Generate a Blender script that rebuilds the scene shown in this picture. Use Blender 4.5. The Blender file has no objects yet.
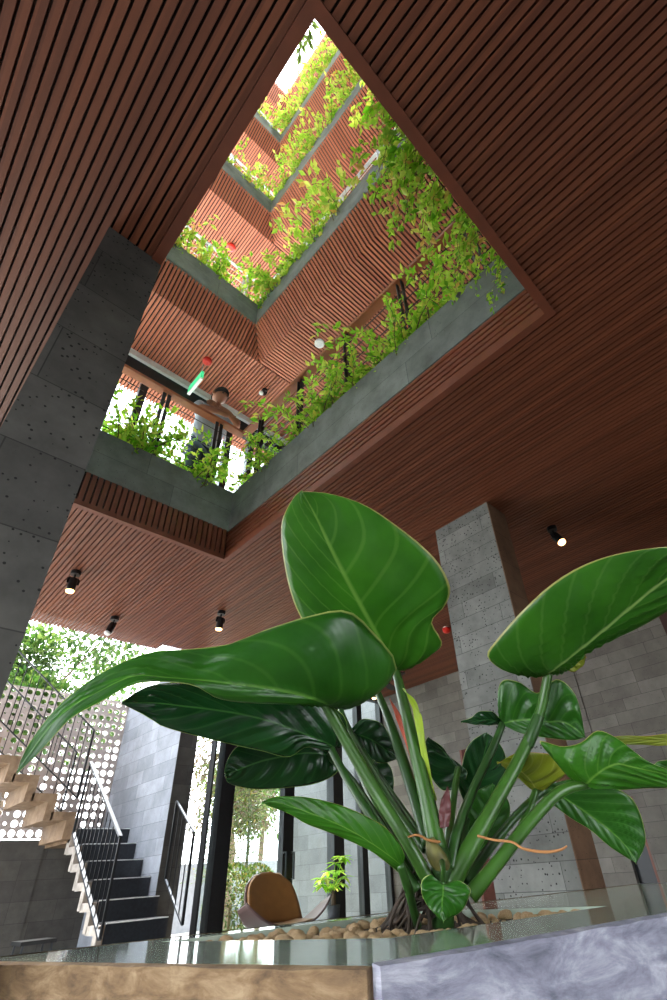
import bpy, math, random
from mathutils import Vector, Matrix, noise

C = bpy.context.scene.collection
PI = math.pi
V = Vector
# ------------------------------------------------------------------ camera
# world: x and y along the two directions of the building, z up, camera at the origin
F, CX, CY = 489.19363, 372.41727, 530.07973
RIGHT = V((0.7075, -0.7041, -0.0614)).normalized()
FWD = V((0.6015, 0.5542, 0.5755)).normalized()
UP = RIGHT.cross(FWD).normalized(); FWD = UP.cross(RIGHT).normalized()
cam = bpy.data.cameras.new('camera'); cam_o = bpy.data.objects.new('camera', cam); C.objects.link(cam_o)
cam_o.matrix_world = Matrix(((RIGHT.x, UP.x, -FWD.x, 0), (RIGHT.y, UP.y, -FWD.y, 0), (RIGHT.z, UP.z, -FWD.z, 0), (0, 0, 0, 1)))
cam.sensor_fit = 'HORIZONTAL'; cam.sensor_width = 36; cam.lens = F * 36 / 667
cam.shift_x = -(CX - 333.5) / 667; cam.shift_y = (CY - 500) / 667
cam.clip_start = 0.02; cam.clip_end = 300
bpy.context.scene.camera = cam_o

def ray(x, y):
    return RIGHT * ((x - CX) / F) - UP * ((y - CY) / F) + FWD
def at(x, y, d):            # the point seen at a pixel, d metres deep
    return ray(x, y) * d

# ------------------------------------------------------------------ world, sun, exposure
sc = bpy.context.scene
sc.view_settings.view_transform = 'Standard'; sc.view_settings.look = 'None'
sc.view_settings.gamma = 1; sc.view_settings.use_curve_mapping = False
sc.view_settings.exposure = 1.6
w = bpy.data.worlds.new('sky'); sc.world = w; w.use_nodes = True
nt = w.node_tree; nt.nodes.clear()
wo = nt.nodes.new('ShaderNodeOutputWorld'); bg = nt.nodes.new('ShaderNodeBackground')
bg.inputs[0].default_value = (0.90, 0.95, 1.0, 1); bg.inputs[1].default_value = 4.2
nt.links.new(bg.outputs[0], wo.inputs[0])
sun = bpy.data.lights.new('sun', 'SUN'); sun.energy = 9.0; sun.angle = 0.02; sun.color = (1, .93, .82)
sun_o = bpy.data.objects.new('sun', sun); C.objects.link(sun_o)
sun_o.rotation_euler = ray(316, 17).to_track_quat('Z', 'Y').to_euler(); sun_o.location = (2, 2, 30)

# ------------------------------------------------------------------ materials
def S(r, g, b):
    f = lambda c: ((c / 255 + .055) / 1.055) ** 2.4 if c > 10 else c / 255 / 12.92
    return (f(r), f(g), f(b), 1)
def newmat(name):
    m = bpy.data.materials.new(name); m.use_nodes = True
    nt = m.node_tree; nt.nodes.clear()
    out = nt.nodes.new('ShaderNodeOutputMaterial'); p = nt.nodes.new('ShaderNodeBsdfPrincipled')
    nt.links.new(p.outputs[0], out.inputs[0])
    return m, nt, p, out
def N(nt, t, **kw):
    n = nt.nodes.new(t)
    for k, v in kw.items():
        if k.startswith('i_'):
            n.inputs[int(k[2:]) if k[2:].isdigit() else k[2:]].default_value = v
        else: setattr(n, k, v)
    return n
def ramp(nt, src, stops):
    r = nt.nodes.new('ShaderNodeValToRGB'); e = r.color_ramp.elements
    while len(e) < len(stops): e.new(.5)
    for el, (p, c) in zip(e, stops): el.position = p; el.color = c
    nt.links.new(src, r.inputs[0]); return r
def coords(nt, scale=(1, 1, 1), rot=(0, 0, 0)):
    tc = nt.nodes.new('ShaderNodeTexCoord'); mp = nt.nodes.new('ShaderNodeMapping')
    mp.inputs['Scale'].default_value = scale; mp.inputs['Rotation'].default_value = rot
    nt.links.new(tc.outputs['Object'], mp.inputs[0]); return mp
def plain(name, c, rough=.5, metal=0, emit=None, es=0, var=.12, scale=14):
    m, nt, p, out = newmat(name)
    mp = coords(nt); n = N(nt, 'ShaderNodeTexNoise'); n.inputs['Scale'].default_value = scale
    nt.links.new(mp.outputs[0], n.inputs[0])
    lo = tuple(x * (1 - var) for x in c[:3]) + (1,); hi = tuple(min(1, x * (1 + var)) for x in c[:3]) + (1,)
    r = ramp(nt, n.outputs[0], [(.3, lo), (.7, hi)])
    nt.links.new(r.outputs[0], p.inputs['Base Color'])
    p.inputs['Roughness'].default_value = rough; p.inputs['Metallic'].default_value = metal
    if emit: p.inputs['Emission Color'].default_value = emit; p.inputs['Emission Strength'].default_value = es
    return m
def slat_mat(name, along, c1, c2, pitch):
    # every batten has its own tone; grain runs along it
    m, nt, p, out = newmat(name)
    tc = nt.nodes.new('ShaderNodeTexCoord'); sp = nt.nodes.new('ShaderNodeSeparateXYZ')
    nt.links.new(tc.outputs['Object'], sp.inputs[0])
    ac = sp.outputs[0 if along == 'y' else 1]; al = sp.outputs[1 if along == 'y' else 0]
    d = N(nt, 'ShaderNodeMath', operation='DIVIDE'); nt.links.new(ac, d.inputs[0]); d.inputs[1].default_value = pitch
    fl = N(nt, 'ShaderNodeMath', operation='FLOOR'); nt.links.new(d.outputs[0], fl.inputs[0])
    wn = N(nt, 'ShaderNodeTexWhiteNoise', noise_dimensions='1D'); nt.links.new(fl.outputs[0], wn.inputs['W'])
    mp = coords(nt, (60, 2, 60) if along == 'y' else (2, 60, 60))
    n = N(nt, 'ShaderNodeTexNoise'); n.inputs['Scale'].default_value = 1; n.inputs['Detail'].default_value = 4
    nt.links.new(mp.outputs[0], n.inputs[0])
    mx = N(nt, 'ShaderNodeMath', operation='MULTIPLY_ADD'); nt.links.new(wn.outputs[0], mx.inputs[0]); mx.inputs[1].default_value = .6
    h = N(nt, 'ShaderNodeMath', operation='MULTIPLY'); nt.links.new(n.outputs[0], h.inputs[0]); h.inputs[1].default_value = .4
    nt.links.new(h.outputs[0], mx.inputs[2])
    r = ramp(nt, mx.outputs[0], [(.1, c1), (.9, c2)])
    nt.links.new(r.outputs[0], p.inputs['Base Color']); p.inputs['Roughness'].default_value = .5
    return m
def block_mat(name, axis, c1, c2, bw=.39, bh=.19, pits=.5, mortar=None, rough=.85, bump=.25, tone=.45):
    # coursed volcanic stone: long thin courses, fine joints, dark pits
    m, nt, p, out = newmat(name)
    tc = nt.nodes.new('ShaderNodeTexCoord'); sp = nt.nodes.new('ShaderNodeSeparateXYZ'); cb = nt.nodes.new('ShaderNodeCombineXYZ')
    nt.links.new(tc.outputs['Object'], sp.inputs[0])
    nt.links.new(sp.outputs[1 if axis == 'x' else 0], cb.inputs[0]); nt.links.new(sp.outputs[2], cb.inputs[1])
    b = N(nt, 'ShaderNodeTexBrick'); b.inputs['Scale'].default_value = 1
    b.inputs['Brick Width'].default_value = bw; b.inputs['Row Height'].default_value = bh
    b.inputs['Mortar Size'].default_value = .0022; b.inputs['Mortar Smooth'].default_value = .3
    b.inputs['Color1'].default_value = c1; b.inputs['Color2'].default_value = c2
    b.inputs['Mortar'].default_value = mortar or tuple(x * .5 for x in c1[:3]) + (1,)
    b.offset_frequency = 2; b.squash = 1.6; b.squash_frequency = 3
    nt.links.new(cb.outputs[0], b.inputs[0])
    n = N(nt, 'ShaderNodeTexNoise'); n.inputs['Scale'].default_value = 4.5; n.inputs['Detail'].default_value = 10; n.inputs['Roughness'].default_value = .65
    nt.links.new(tc.outputs['Object'], n.inputs[0])
    r = ramp(nt, n.outputs[0], [(.3, (1 - tone,) * 3 + (1,)), (.72, (1 + tone * .4,) * 3 + (1,))])
    mx = N(nt, 'ShaderNodeMix', data_type='RGBA', blend_type='MULTIPLY'); mx.inputs[0].default_value = 1
    nt.links.new(b.outputs[0], mx.inputs[6]); nt.links.new(r.outputs[0], mx.inputs[7])
    vo = N(nt, 'ShaderNodeTexVoronoi'); vo.inputs['Scale'].default_value = 42; nt.links.new(tc.outputs['Object'], vo.inputs[0])
    n2 = N(nt, 'ShaderNodeTexNoise'); n2.inputs['Scale'].default_value = 5; nt.links.new(tc.outputs['Object'], n2.inputs[0])
    a = N(nt, 'ShaderNodeMath', operation='MULTIPLY'); nt.links.new(n2.outputs[0], a.inputs[0]); a.inputs[1].default_value = .36 * pits
    lt = N(nt, 'ShaderNodeMath', operation='LESS_THAN'); nt.links.new(vo.outputs['Distance'], lt.inputs[0]); nt.links.new(a.outputs[0], lt.inputs[1])
    m2 = N(nt, 'ShaderNodeMix', data_type='RGBA'); nt.links.new(lt.outputs[0], m2.inputs[0])
    nt.links.new(mx.outputs[2], m2.inputs[6]); m2.inputs[7].default_value = tuple(x * .12 for x in c1[:3]) + (1,)
    nt.links.new(m2.outputs[2], p.inputs['Base Color']); p.inputs['Roughness'].default_value = rough
    bu = N(nt, 'ShaderNodeBump'); bu.inputs['Strength'].default_value = bump; bu.inputs['Distance'].default_value = .01
    sm = N(nt, 'ShaderNodeMath', operation='ADD'); nt.links.new(n.outputs[0], sm.inputs[0]); nt.links.new(b.outputs['Fac'], sm.inputs[1])
    sm.inputs[1].default_value = 0
    inv = N(nt, 'ShaderNodeMath', operation='SUBTRACT'); nt.links.new(n.outputs[0], inv.inputs[0]); nt.links.new(b.outputs['Fac'], inv.inputs[1])
    nt.links.new(inv.outputs[0], bu.inputs['Height']); nt.links.new(bu.outputs[0], p.inputs['Normal'])
    return m
def leaf_mat(name, dark, light, vein, edge, trans=.35, rough=.32, nv=9, slope=.55, tcol=None, veinw=.35):
    # uv: x = -1..1 across (stored 0..1), y = along the midrib
    m, nt, p, out = newmat(name)
    uv = nt.nodes.new('ShaderNodeUVMap'); sp = nt.nodes.new('ShaderNodeSeparateXYZ'); nt.links.new(uv.outputs[0], sp.inputs[0])
    s1 = N(nt, 'ShaderNodeMath', operation='MULTIPLY_ADD'); nt.links.new(sp.outputs[0], s1.inputs[0]); s1.inputs[1].default_value = 2; s1.inputs[2].default_value = -1
    au = N(nt, 'ShaderNodeMath', operation='ABSOLUTE'); nt.links.new(s1.outputs[0], au.inputs[0])
    # side veins
    k = N(nt, 'ShaderNodeMath', operation='MULTIPLY_ADD'); nt.links.new(au.outputs[0], k.inputs[0]); k.inputs[1].default_value = -slope * .5; nt.links.new(sp.outputs[1], k.inputs[2])
    kk = N(nt, 'ShaderNodeMath', operation='MULTIPLY'); nt.links.new(k.outputs[0], kk.inputs[0]); kk.inputs[1].default_value = nv * 2 * PI
    sn = N(nt, 'ShaderNodeMath', operation='SINE'); nt.links.new(kk.outputs[0], sn.inputs[0])
    vr = ramp(nt, sn.outputs[0], [(.86, (0, 0, 0, 1)), (1, (1, 1, 1, 1))])
    kf = N(nt, 'ShaderNodeMath', operation='MULTIPLY'); nt.links.new(k.outputs[0], kf.inputs[0]); kf.inputs[1].default_value = nv * 5 * 2 * PI
    sf = N(nt, 'ShaderNodeMath', operation='SINE'); nt.links.new(kf.outputs[0], sf.inputs[0])
    tc = nt.nodes.new('ShaderNodeTexCoord'); n = N(nt, 'ShaderNodeTexNoise'); n.inputs['Scale'].default_value = 6; n.inputs['Detail'].default_value = 5
    nt.links.new(tc.outputs['Object'], n.inputs[0])
    base = ramp(nt, n.outputs[0], [(.3, dark), (.72, light)])
    m1 = N(nt, 'ShaderNodeMix', data_type='RGBA'); sc1 = N(nt, 'ShaderNodeMath', operation='MULTIPLY'); nt.links.new(vr.outputs[0], sc1.inputs[0]); sc1.inputs[1].default_value = veinw
    nt.links.new(sc1.outputs[0], m1.inputs[0]); nt.links.new(base.outputs[0], m1.inputs[6]); m1.inputs[7].default_value = vein
    md = ramp(nt, au.outputs[0], [(.012, (1, 1, 1, 1)), (.045, (0, 0, 0, 1))])
    m2 = N(nt, 'ShaderNodeMix', data_type='RGBA'); nt.links.new(md.outputs[0], m2.inputs[0]); nt.links.new(m1.outputs[2], m2.inputs[6]); m2.inputs[7].default_value = vein
    ed = ramp(nt, au.outputs[0], [(.972, (0, 0, 0, 1)), (.985, (1, 1, 1, 1))])
    m3 = N(nt, 'ShaderNodeMix', data_type='RGBA'); nt.links.new(ed.outputs[0], m3.inputs[0]); nt.links.new(m2.outputs[2], m3.inputs[6]); m3.inputs[7].default_value = edge
    nt.links.new(m3.outputs[2], p.inputs['Base Color'])
    p.inputs['Roughness'].default_value = rough; p.inputs['Specular IOR Level'].default_value = .5
    bu = N(nt, 'ShaderNodeBump'); bu.inputs['Strength'].default_value = .22; bu.inputs['Distance'].default_value = .003
    ad = N(nt, 'ShaderNodeMath', operation='MULTIPLY_ADD'); nt.links.new(sf.outputs[0], ad.inputs[0]); ad.inputs[1].default_value = .12; nt.links.new(sn.outputs[0], ad.inputs[2])
    nt.links.new(ad.outputs[0], bu.inputs['Height']); nt.links.new(bu.outputs[0], p.inputs['Normal'])
    tr = nt.nodes.new('ShaderNodeBsdfTranslucent')
    if tcol: tr.inputs[0].default_value = tcol
    else: nt.links.new(m3.outputs[2], tr.inputs[0])
    ms = nt.nodes.new('ShaderNodeMixShader'); ms.inputs[0].default_value = trans
    nt.links.new(p.outputs[0], ms.inputs[1]); nt.links.new(tr.outputs[0], ms.inputs[2]); nt.links.new(ms.outputs[0], out.inputs[0])
    return m
def bush_mat(name, stops, trans=.55):
    m, nt, p, out = newmat(name)
    g = nt.nodes.new('ShaderNodeNewGeometry'); r = ramp(nt, g.outputs['Random Per Island'], stops)
    nt.links.new(r.outputs[0], p.inputs['Base Color']); p.inputs['Roughness'].default_value = .5
    tr = nt.nodes.new('ShaderNodeBsdfTranslucent'); nt.links.new(r.outputs[0], tr.inputs[0])
    ms = nt.nodes.new('ShaderNodeMixShader'); ms.inputs[0].default_value = trans
    nt.links.new(p.outputs[0], ms.inputs[1]); nt.links.new(tr.outputs[0], ms.inputs[2]); nt.links.new(ms.outputs[0], out.inputs[0])
    return m
def glass_mat(name):
    m, nt, p, out = newmat(name)
    t = nt.nodes.new('ShaderNodeBsdfTransparent'); t.inputs[0].default_value = (.84, .88, .87, 1)
    gl = nt.nodes.new('ShaderNodeBsdfGlossy'); gl.inputs['Roughness'].default_value = .02
    lw = nt.nodes.new('ShaderNodeLayerWeight'); pw = N(nt, 'ShaderNodeMath', operation='POWER'); nt.links.new(lw.outputs['Facing'], pw.inputs[0]); pw.inputs[1].default_value = 5
    fr = N(nt, 'ShaderNodeMath', operation='MULTIPLY_ADD'); nt.links.new(pw.outputs[0], fr.inputs[0]); fr.inputs[1].default_value = .5; fr.inputs[2].default_value = .03
    ms = nt.nodes.new('ShaderNodeMixShader'); nt.links.new(fr.outputs[0], ms.inputs[0])
    nt.links.new(t.outputs[0], ms.inputs[1]); nt.links.new(gl.outputs[0], ms.inputs[2]); nt.links.new(ms.outputs[0], out.inputs[0])
    return m
def marble_mat(name, c1, c2, rough):
    m, nt, p, out = newmat(name)
    mp = coords(nt, (2.2, 5, 2)); n = N(nt, 'ShaderNodeTexNoise'); n.inputs['Scale'].default_value = 1.6; n.inputs['Detail'].default_value = 9; n.inputs['Distortion'].default_value = 1.4
    nt.links.new(mp.outputs[0], n.inputs[0]); r = ramp(nt, n.outputs[0], [(.3, c1), (.68, c2)])
    nt.links.new(r.outputs[0], p.inputs['Base Color']); p.inputs['Roughness'].default_value = rough; p.inputs['Specular IOR Level'].default_value = .6
    return m
def rough_stone(name, c1, c2, c3, scale=7, stretch=(1, 1, 3)):
    m, nt, p, out = newmat(name)
    mp = coords(nt, stretch); n = N(nt, 'ShaderNodeTexNoise'); n.inputs['Scale'].default_value = scale; n.inputs['Detail'].default_value = 10; n.inputs['Roughness'].default_value = .68
    n.inputs['Distortion'].default_value = .5
    nt.links.new(mp.outputs[0], n.inputs[0]); r = ramp(nt, n.outputs[0], [(.28, c1), (.5, c2), (.7, c3)])
    nt.links.new(r.outputs[0], p.inputs['Base Color']); p.inputs['Roughness'].default_value = .8
    bu = N(nt, 'ShaderNodeBump'); bu.inputs['Strength'].default_value = .6; bu.inputs['Distance'].default_value = .01
    nt.links.new(n.outputs[0], bu.inputs['Height']); nt.links.new(bu.outputs[0], p.inputs['Normal'])
    return m

PITCH = .0365; PITCH2 = .045
M = {}
M['slat_y'] = slat_mat('slat_wood_y', 'y', S(93, 48, 29), S(126, 71, 46), PITCH)  # ground ceiling's dimmer light is darkened into the wood colour
M['slat_y_lit'] = slat_mat('slat_wood_y_lit', 'y', S(150, 81, 57), S(186, 112, 84), PITCH2)  # same wood made paler: brighter upper-storey light put into the colour
M['slat_x_lit'] = slat_mat('slat_wood_x_lit', 'x', S(150, 81, 57), S(186, 112, 84), PITCH2)  # paler like the other upper battens, their brighter light in the colour
M['trim'] = plain('trim_wood', S(110, 58, 38), .5)
M['backing'] = plain('slat_backing', S(40, 20, 14), .8)
M['stone_x'] = block_mat('stone_x', 'x', S(112, 112, 108), S(132, 131, 126), .62, .2, .8)
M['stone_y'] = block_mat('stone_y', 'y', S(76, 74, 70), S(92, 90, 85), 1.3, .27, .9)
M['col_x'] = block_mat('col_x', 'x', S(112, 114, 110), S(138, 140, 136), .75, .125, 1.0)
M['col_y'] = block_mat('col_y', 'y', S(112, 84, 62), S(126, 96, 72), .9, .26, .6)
M['wall_x'] = block_mat('wall_x', 'x', S(102, 97, 90), S(126, 121, 114), .42, .13, .5, tone=.3)
M['brick_x'] = block_mat('brick_x', 'x', S(104, 109, 118), S(128, 133, 142), .46, .16, .5, tone=.3)
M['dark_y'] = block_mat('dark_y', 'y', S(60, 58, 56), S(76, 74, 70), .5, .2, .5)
M['white_x'] = block_mat('white_x', 'x', S(116, 118, 121), S(130, 132, 135), .4, .2, .5, tone=.2)
M['para_x'] = block_mat('parapet_x', 'x', S(112, 118, 116), S(130, 137, 135), 1.2, .24, .5)
M['para_y'] = block_mat('parapet_y', 'y', S(114, 122, 119), S(132, 140, 137), 1.2, .24, .5)
M['slab'] = plain('floor_slab', S(212, 210, 204), .8)
M['floor'] = marble_mat('floor_stone', S(70, 69, 66), S(92, 90, 86), .25)
M['pave'] = plain('paving', S(98, 100, 102), .8)
M['black'] = plain('black_metal', S(30, 32, 35), .4, .3)
M['rail'] = plain('rail_metal', S(58, 62, 68), .35, .6)
M['white_metal'] = plain('white_metal', S(200, 202, 204), .4)
M['handrail'] = plain('handrail_wood', S(150, 84, 50), .45)
M['glass'] = glass_mat('glass')
M['coping'] = marble_mat('coping_marble', S(140, 156, 142), S(178, 188, 172), .07)
M['side_warm'] = rough_stone('planter_side_brown', S(70, 52, 34), S(126, 100, 70), S(166, 142, 110), 11, (1, 1, 3))
M['side_cool'] = rough_stone('planter_side_grey', S(84, 84, 98), S(142, 142, 158), S(198, 198, 208), 8, (1, 1, 2.6))
M['soil'] = rough_stone('soil', S(30, 22, 14), S(60, 44, 28), S(84, 64, 40), 20, (1, 1, 1))
M['pebble'] = rough_stone('pebble', S(126, 98, 66), S(176, 146, 106), S(206, 182, 146), 9, (1, 1, 1))
M['stair_conc'] = rough_stone('stair_concrete', S(88, 70, 54), S(122, 100, 78), S(140, 120, 98), 6, (1, 1, 1))
M['stair_white'] = rough_stone('stair_edge', S(110, 104, 98), S(136, 130, 124), S(156, 150, 144), 8, (1, 1, 1))
M['black_stone'] = plain('black_stone', S(34, 38, 44), .3, var=.3, scale=40)
M['screen'] = plain('screen_panel', S(150, 142, 140), .7, var=.08)
M['bulb'] = plain('bulb', S(255, 210, 150), .4, emit=(1, .56, .2, 1), es=2.6)
M['red'] = plain('red_plastic', S(200, 40, 28), .35)
M['green_sign'] = plain('green_sign', S(30, 150, 90), .4, emit=S(60, 190, 130), es=.5)
M['white'] = plain('white_plastic', S(215, 215, 215), .4)
M['skin'] = plain('skin', S(150, 98, 72), .5)
M['hair'] = plain('hair', S(22, 18, 16), .6)
M['shirt'] = plain('shirt', S(150, 158, 170), .85)
M['trousers'] = plain('trousers', S(60, 70, 90), .85)
M['leather'] = plain('brown_leather', S(112, 78, 36), .5, var=.08)
M['shell'] = plain('walnut_shell', S(92, 72, 70), .35, var=.15, scale=5)
M['pot'] = plain('grey_pot', S(70, 74, 80), .6)
M['bark'] = rough_stone('bark', S(60, 48, 36), S(92, 76, 58), S(120, 100, 80), 10, (1, 1, .4))
M['root'] = rough_stone('root', S(26, 20, 14), S(48, 36, 26), S(72, 56, 40), 18, (1, 1, 1))
M['dry_root'] = plain('dry_root', S(176, 120, 70), .6)
M['leafA'] = leaf_mat('leaf_bright', S(50, 112, 22), S(72, 140, 32), S(120, 170, 70), S(190, 190, 110), .45, .36, veinw=.3)
M['leafR'] = leaf_mat('leaf_ribbed', S(46, 104, 22), S(66, 130, 30), S(150, 184, 104), S(190, 190, 110), .4, .34, nv=11, veinw=.12)
M['leafB'] = leaf_mat('leaf_mid', S(34, 88, 20), S(52, 112, 28), S(96, 146, 58), S(160, 176, 96), .32, .33, veinw=.22)
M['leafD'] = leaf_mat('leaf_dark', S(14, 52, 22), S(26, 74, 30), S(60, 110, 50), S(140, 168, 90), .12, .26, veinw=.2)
M['leafY'] = leaf_mat('leaf_yellow', S(120, 140, 30), S(150, 158, 40), S(180, 180, 90), S(180, 120, 40), .35, .35)
M['sheath'] = plain('sheath_green', S(150, 176, 40), .4)
M['stipule'] = plain('stipule_red', S(190, 74, 40), .5)
M['purple'] = plain('sheath_purple', S(84, 34, 34), .5)
def petiole_mat(name, a, b):
    return plain(name, tuple((x + y) / 2 for x, y in zip(a, b)), .35, var=.25, scale=9)
M['petiole'] = petiole_mat('petiole', S(42, 80, 24), S(62, 102, 32))
M['petioleD'] = petiole_mat('petiole_dark', S(32, 66, 24), S(46, 82, 30))
M['crown'] = plain('crown', S(96, 92, 44), .6, var=.5, scale=30)
M['bush'] = bush_mat('bush_leaves', [(0, S(104, 176, 30)), (.45, S(160, 214, 52)), (.8, S(204, 232, 90)), (1, S(232, 216, 100))])
M['bush2'] = bush_mat('bush_leaves_yellow', [(0, S(136, 190, 50)), (.5, S(186, 220, 80)), (.85, S(222, 226, 110)), (1, S(228, 170, 96))])
M['tree'] = bush_mat('tree_leaves', [(0, S(34, 66, 22)), (.5, S(62, 98, 34)), (1, S(104, 122, 60))], .35)
M['tree2'] = bush_mat('tree_leaves_brown', [(0, S(78, 62, 44)), (.5, S(98, 82, 62)), (1, S(74, 90, 50))], .3)
M['yhedge'] = bush_mat('hedge_leaves', [(0, S(60, 88, 30)), (.6, S(84, 106, 40)), (1, S(128, 108, 46))], .35)
M['twig'] = plain('twig', S(96, 84, 50), .7)
M['bamboo'] = plain('bamboo_stalk', S(84, 98, 44), .5)

# ------------------------------------------------------------------ mesh helpers
class MB:
    def __init__(s): s.v = []; s.f = []; s.uv = []
    def add(s, vs, fs):
        o = len(s.v); s.v += [tuple(v) for v in vs]; s.f += [tuple(i + o for i in f) for f in fs]; return s
    def box(s, a, b):
        x0, x1 = sorted((a[0], b[0])); y0, y1 = sorted((a[1], b[1])); z0, z1 = sorted((a[2], b[2]))
        return s.add([(x0, y0, z0), (x1, y0, z0), (x1, y1, z0), (x0, y1, z0), (x0, y0, z1), (x1, y0, z1), (x1, y1, z1), (x0, y1, z1)],
                     [(0, 3, 2, 1), (4, 5, 6, 7), (0, 1, 5, 4), (1, 2, 6, 5), (2, 3, 7, 6), (3, 0, 4, 7)])
    def prism(s, poly, z0, z1):
        n = len(poly)
        return s.add([(x, y, z0) for x, y in poly] + [(x, y, z1) for x, y in poly],
                     [tuple(range(n))[::-1], tuple(range(n, 2 * n))] + [(i, (i + 1) % n, n + (i + 1) % n, n + i) for i in range(n)])
    def beam(s, a, b, w, h, up=(0, 0, 1)):
        a = V(a); b = V(b); d = (b - a).normalized(); u = V(up)
        if abs(d.dot(u)) > .98: u = V((1, 0, 0))
        r = d.cross(u).normalized(); u = r.cross(d).normalized(); r *= w / 2; u *= h / 2
        return s.add([a - r - u, a + r - u, a + r + u, a - r + u, b - r - u, b + r - u, b + r + u, b - r + u],
                     [(0, 1, 2, 3), (7, 6, 5, 4), (0, 4, 5, 1), (1, 5, 6, 2), (2, 6, 7, 3), (3, 7, 4, 0)])
    def tube(s, pts, rad, n=8, cap=True):
        pts = [V(p) for p in pts]
        if not isinstance(rad, (list, tuple)): rad = [rad] * len(pts)
        o = len(s.v); ref = None
        for i, p in enumerate(pts):
            d = (pts[min(i + 1, len(pts) - 1)] - pts[max(i - 1, 0)])
            d = d.normalized() if d.length > 1e-9 else V((0, 0, 1))
            if ref is None: ref = d.orthogonal().normalized()
            ref = (ref - d * ref.dot(d)); ref = ref.normalized() if ref.length > 1e-6 else d.orthogonal().normalized()
            q = d.cross(ref)
            for k in range(n):
                t = 2 * PI * k / n; s.v.append(tuple(p + (ref * math.cos(t) + q * math.sin(t)) * rad[i]))
        for i in range(len(pts) - 1):
            for k in range(n):
                a = o + i * n + k; b = o + i * n + (k + 1) % n; s.f.append((a, b, b + n, a + n))
        if cap:
            s.f.append(tuple(range(o, o + n))[::-1]); e = o + (len(pts) - 1) * n; s.f.append(tuple(range(e, e + n)))
        return s
    def lathe(s, c, prof, n=20, axis=(0, 0, 1)):
        c = V(c); ax = V(axis).normalized(); r = ax.orthogonal().normalized(); q = ax.cross(r); o = len(s.v)
        for (rr, h) in prof:
            for k in range(n):
                t = 2 * PI * k / n; s.v.append(tuple(c + ax * h + (r * math.cos(t) + q * math.sin(t)) * max(rr, 1e-4)))
        for i in range(len(prof) - 1):
            for k in range(n):
                a = o + i * n + k; b = o + i * n + (k + 1) % n; s.f.append((a, b, b + n, a + n))
        s.f.append(tuple(range(o, o + n))[::-1]); e = o + (len(prof) - 1) * n; s.f.append(tuple(range(e, e + n)))
        return s
    def build(s, name, mat, parent=None, smooth=False, loc=None):
        me = bpy.data.meshes.new(name); me.from_pydata(s.v, [], s.f); me.update()
        if mat: me.materials.append(mat)
        if smooth: me.polygons.foreach_set('use_smooth', [True] * len(me.polygons))
        o = bpy.data.objects.new(name, me); C.objects.link(o)
        if parent: o.parent = parent
        if loc: o.location = loc
        return o
def thing(name, label, cat, loc=(0, 0, 0), group=None, rot=0):
    o = bpy.data.objects.new(name, None); C.objects.link(o); o.location = loc; o.rotation_euler = (0, 0, rot); o.empty_display_size = .1
    return tag(o, label, cat, group)
def tag(o, label, cat, group=None):
    o['label'] = label; o['category'] = cat
    if group: o['group'] = group
    return o
def struct(o): o['kind'] = 'structure'; return o
def copy_tree(o, parent=None):
    c = o.copy(); C.objects.link(c)
    if parent: c.parent = parent
    for ch in list(o.children): copy_tree(ch, c)
    return c
def crom(P, t):
    n = len(P) - 1; t = max(0, min(n - 1e-6, t * n)); i = int(t); f = t - i
    a, b, c, d = P[max(i - 1, 0)], P[i], P[i + 1], P[min(i + 2, n)]
    return .5 * ((2 * b) + (c - a) * f + (2 * a - 5 * b + 4 * c - d) * f * f + (-a + 3 * b - 3 * c + d) * f ** 3)

FL = -.73                       # ground floor
X0, X1, Y0, Y1 = .212, 1.755, .282, 3.405      # opening of the light well
ZC = 2.35; ST = 3.3
XE, YE = 5.93, 5.67             # stone wall on the right, ceiling edge on the garden side
XW, YW = -2.6, -3.0             # unseen ends behind the camera

# ------------------------------------------------------------------ ground floor structure
struct(MB().box((XW, YW, FL - .15), (XE, 5.75, FL)).build('floor', M['floor']))
def ends(x):                    # a batten stops at the opening's rim and at the ceiling edge
    ye = YE if x < 2.22 else 5.51
    if X0 - .045 < x < X1 + .045: return [(YW, Y0 - .045), (Y1 + .03, ye)]
    return [(YW, ye)]
mb = MB(); x = XW
while x < XE - .02:
    for a, b in ends(x + .013): mb.box((x, a, ZC), (x + .0275, b, ZC + .028))
    x += PITCH
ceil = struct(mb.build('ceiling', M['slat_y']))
mb = MB()
mb.box((XW, YW, ZC + .029), (XE, Y0 - .01, ZC + .07)); mb.box((XW, Y1 + .02, ZC + .029), (XE, 5.5, ZC + .07))
mb.box((XW, Y0 - .01, ZC + .029), (X0 - .01, Y1 + .02, ZC + .07)); mb.box((X1 + .02, Y0 - .01, ZC + .029), (XE, Y1 + .02, ZC + .07))
mb.build('backing', M['backing'], ceil)
# rim boards round the opening
rw = .045
def ring(x0, x1, y0, y1, w, z0, z1):
    m = MB()
    m.box((x0 - w, y0 - w, z0), (x1 + w, y0, z1)); m.box((x0 - w, y1, z0), (x1 + w, y1 + w, z1))
    m.box((x0 - w, y0, z0), (x0, y1, z1)); m.box((x1, y0, z0), (x1 + w, y1, z1)); return m
struct(ring(X0, X1, Y0, Y1, rw, ZC - .012, ZC + .03).build('trim_1', M['trim']))
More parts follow.
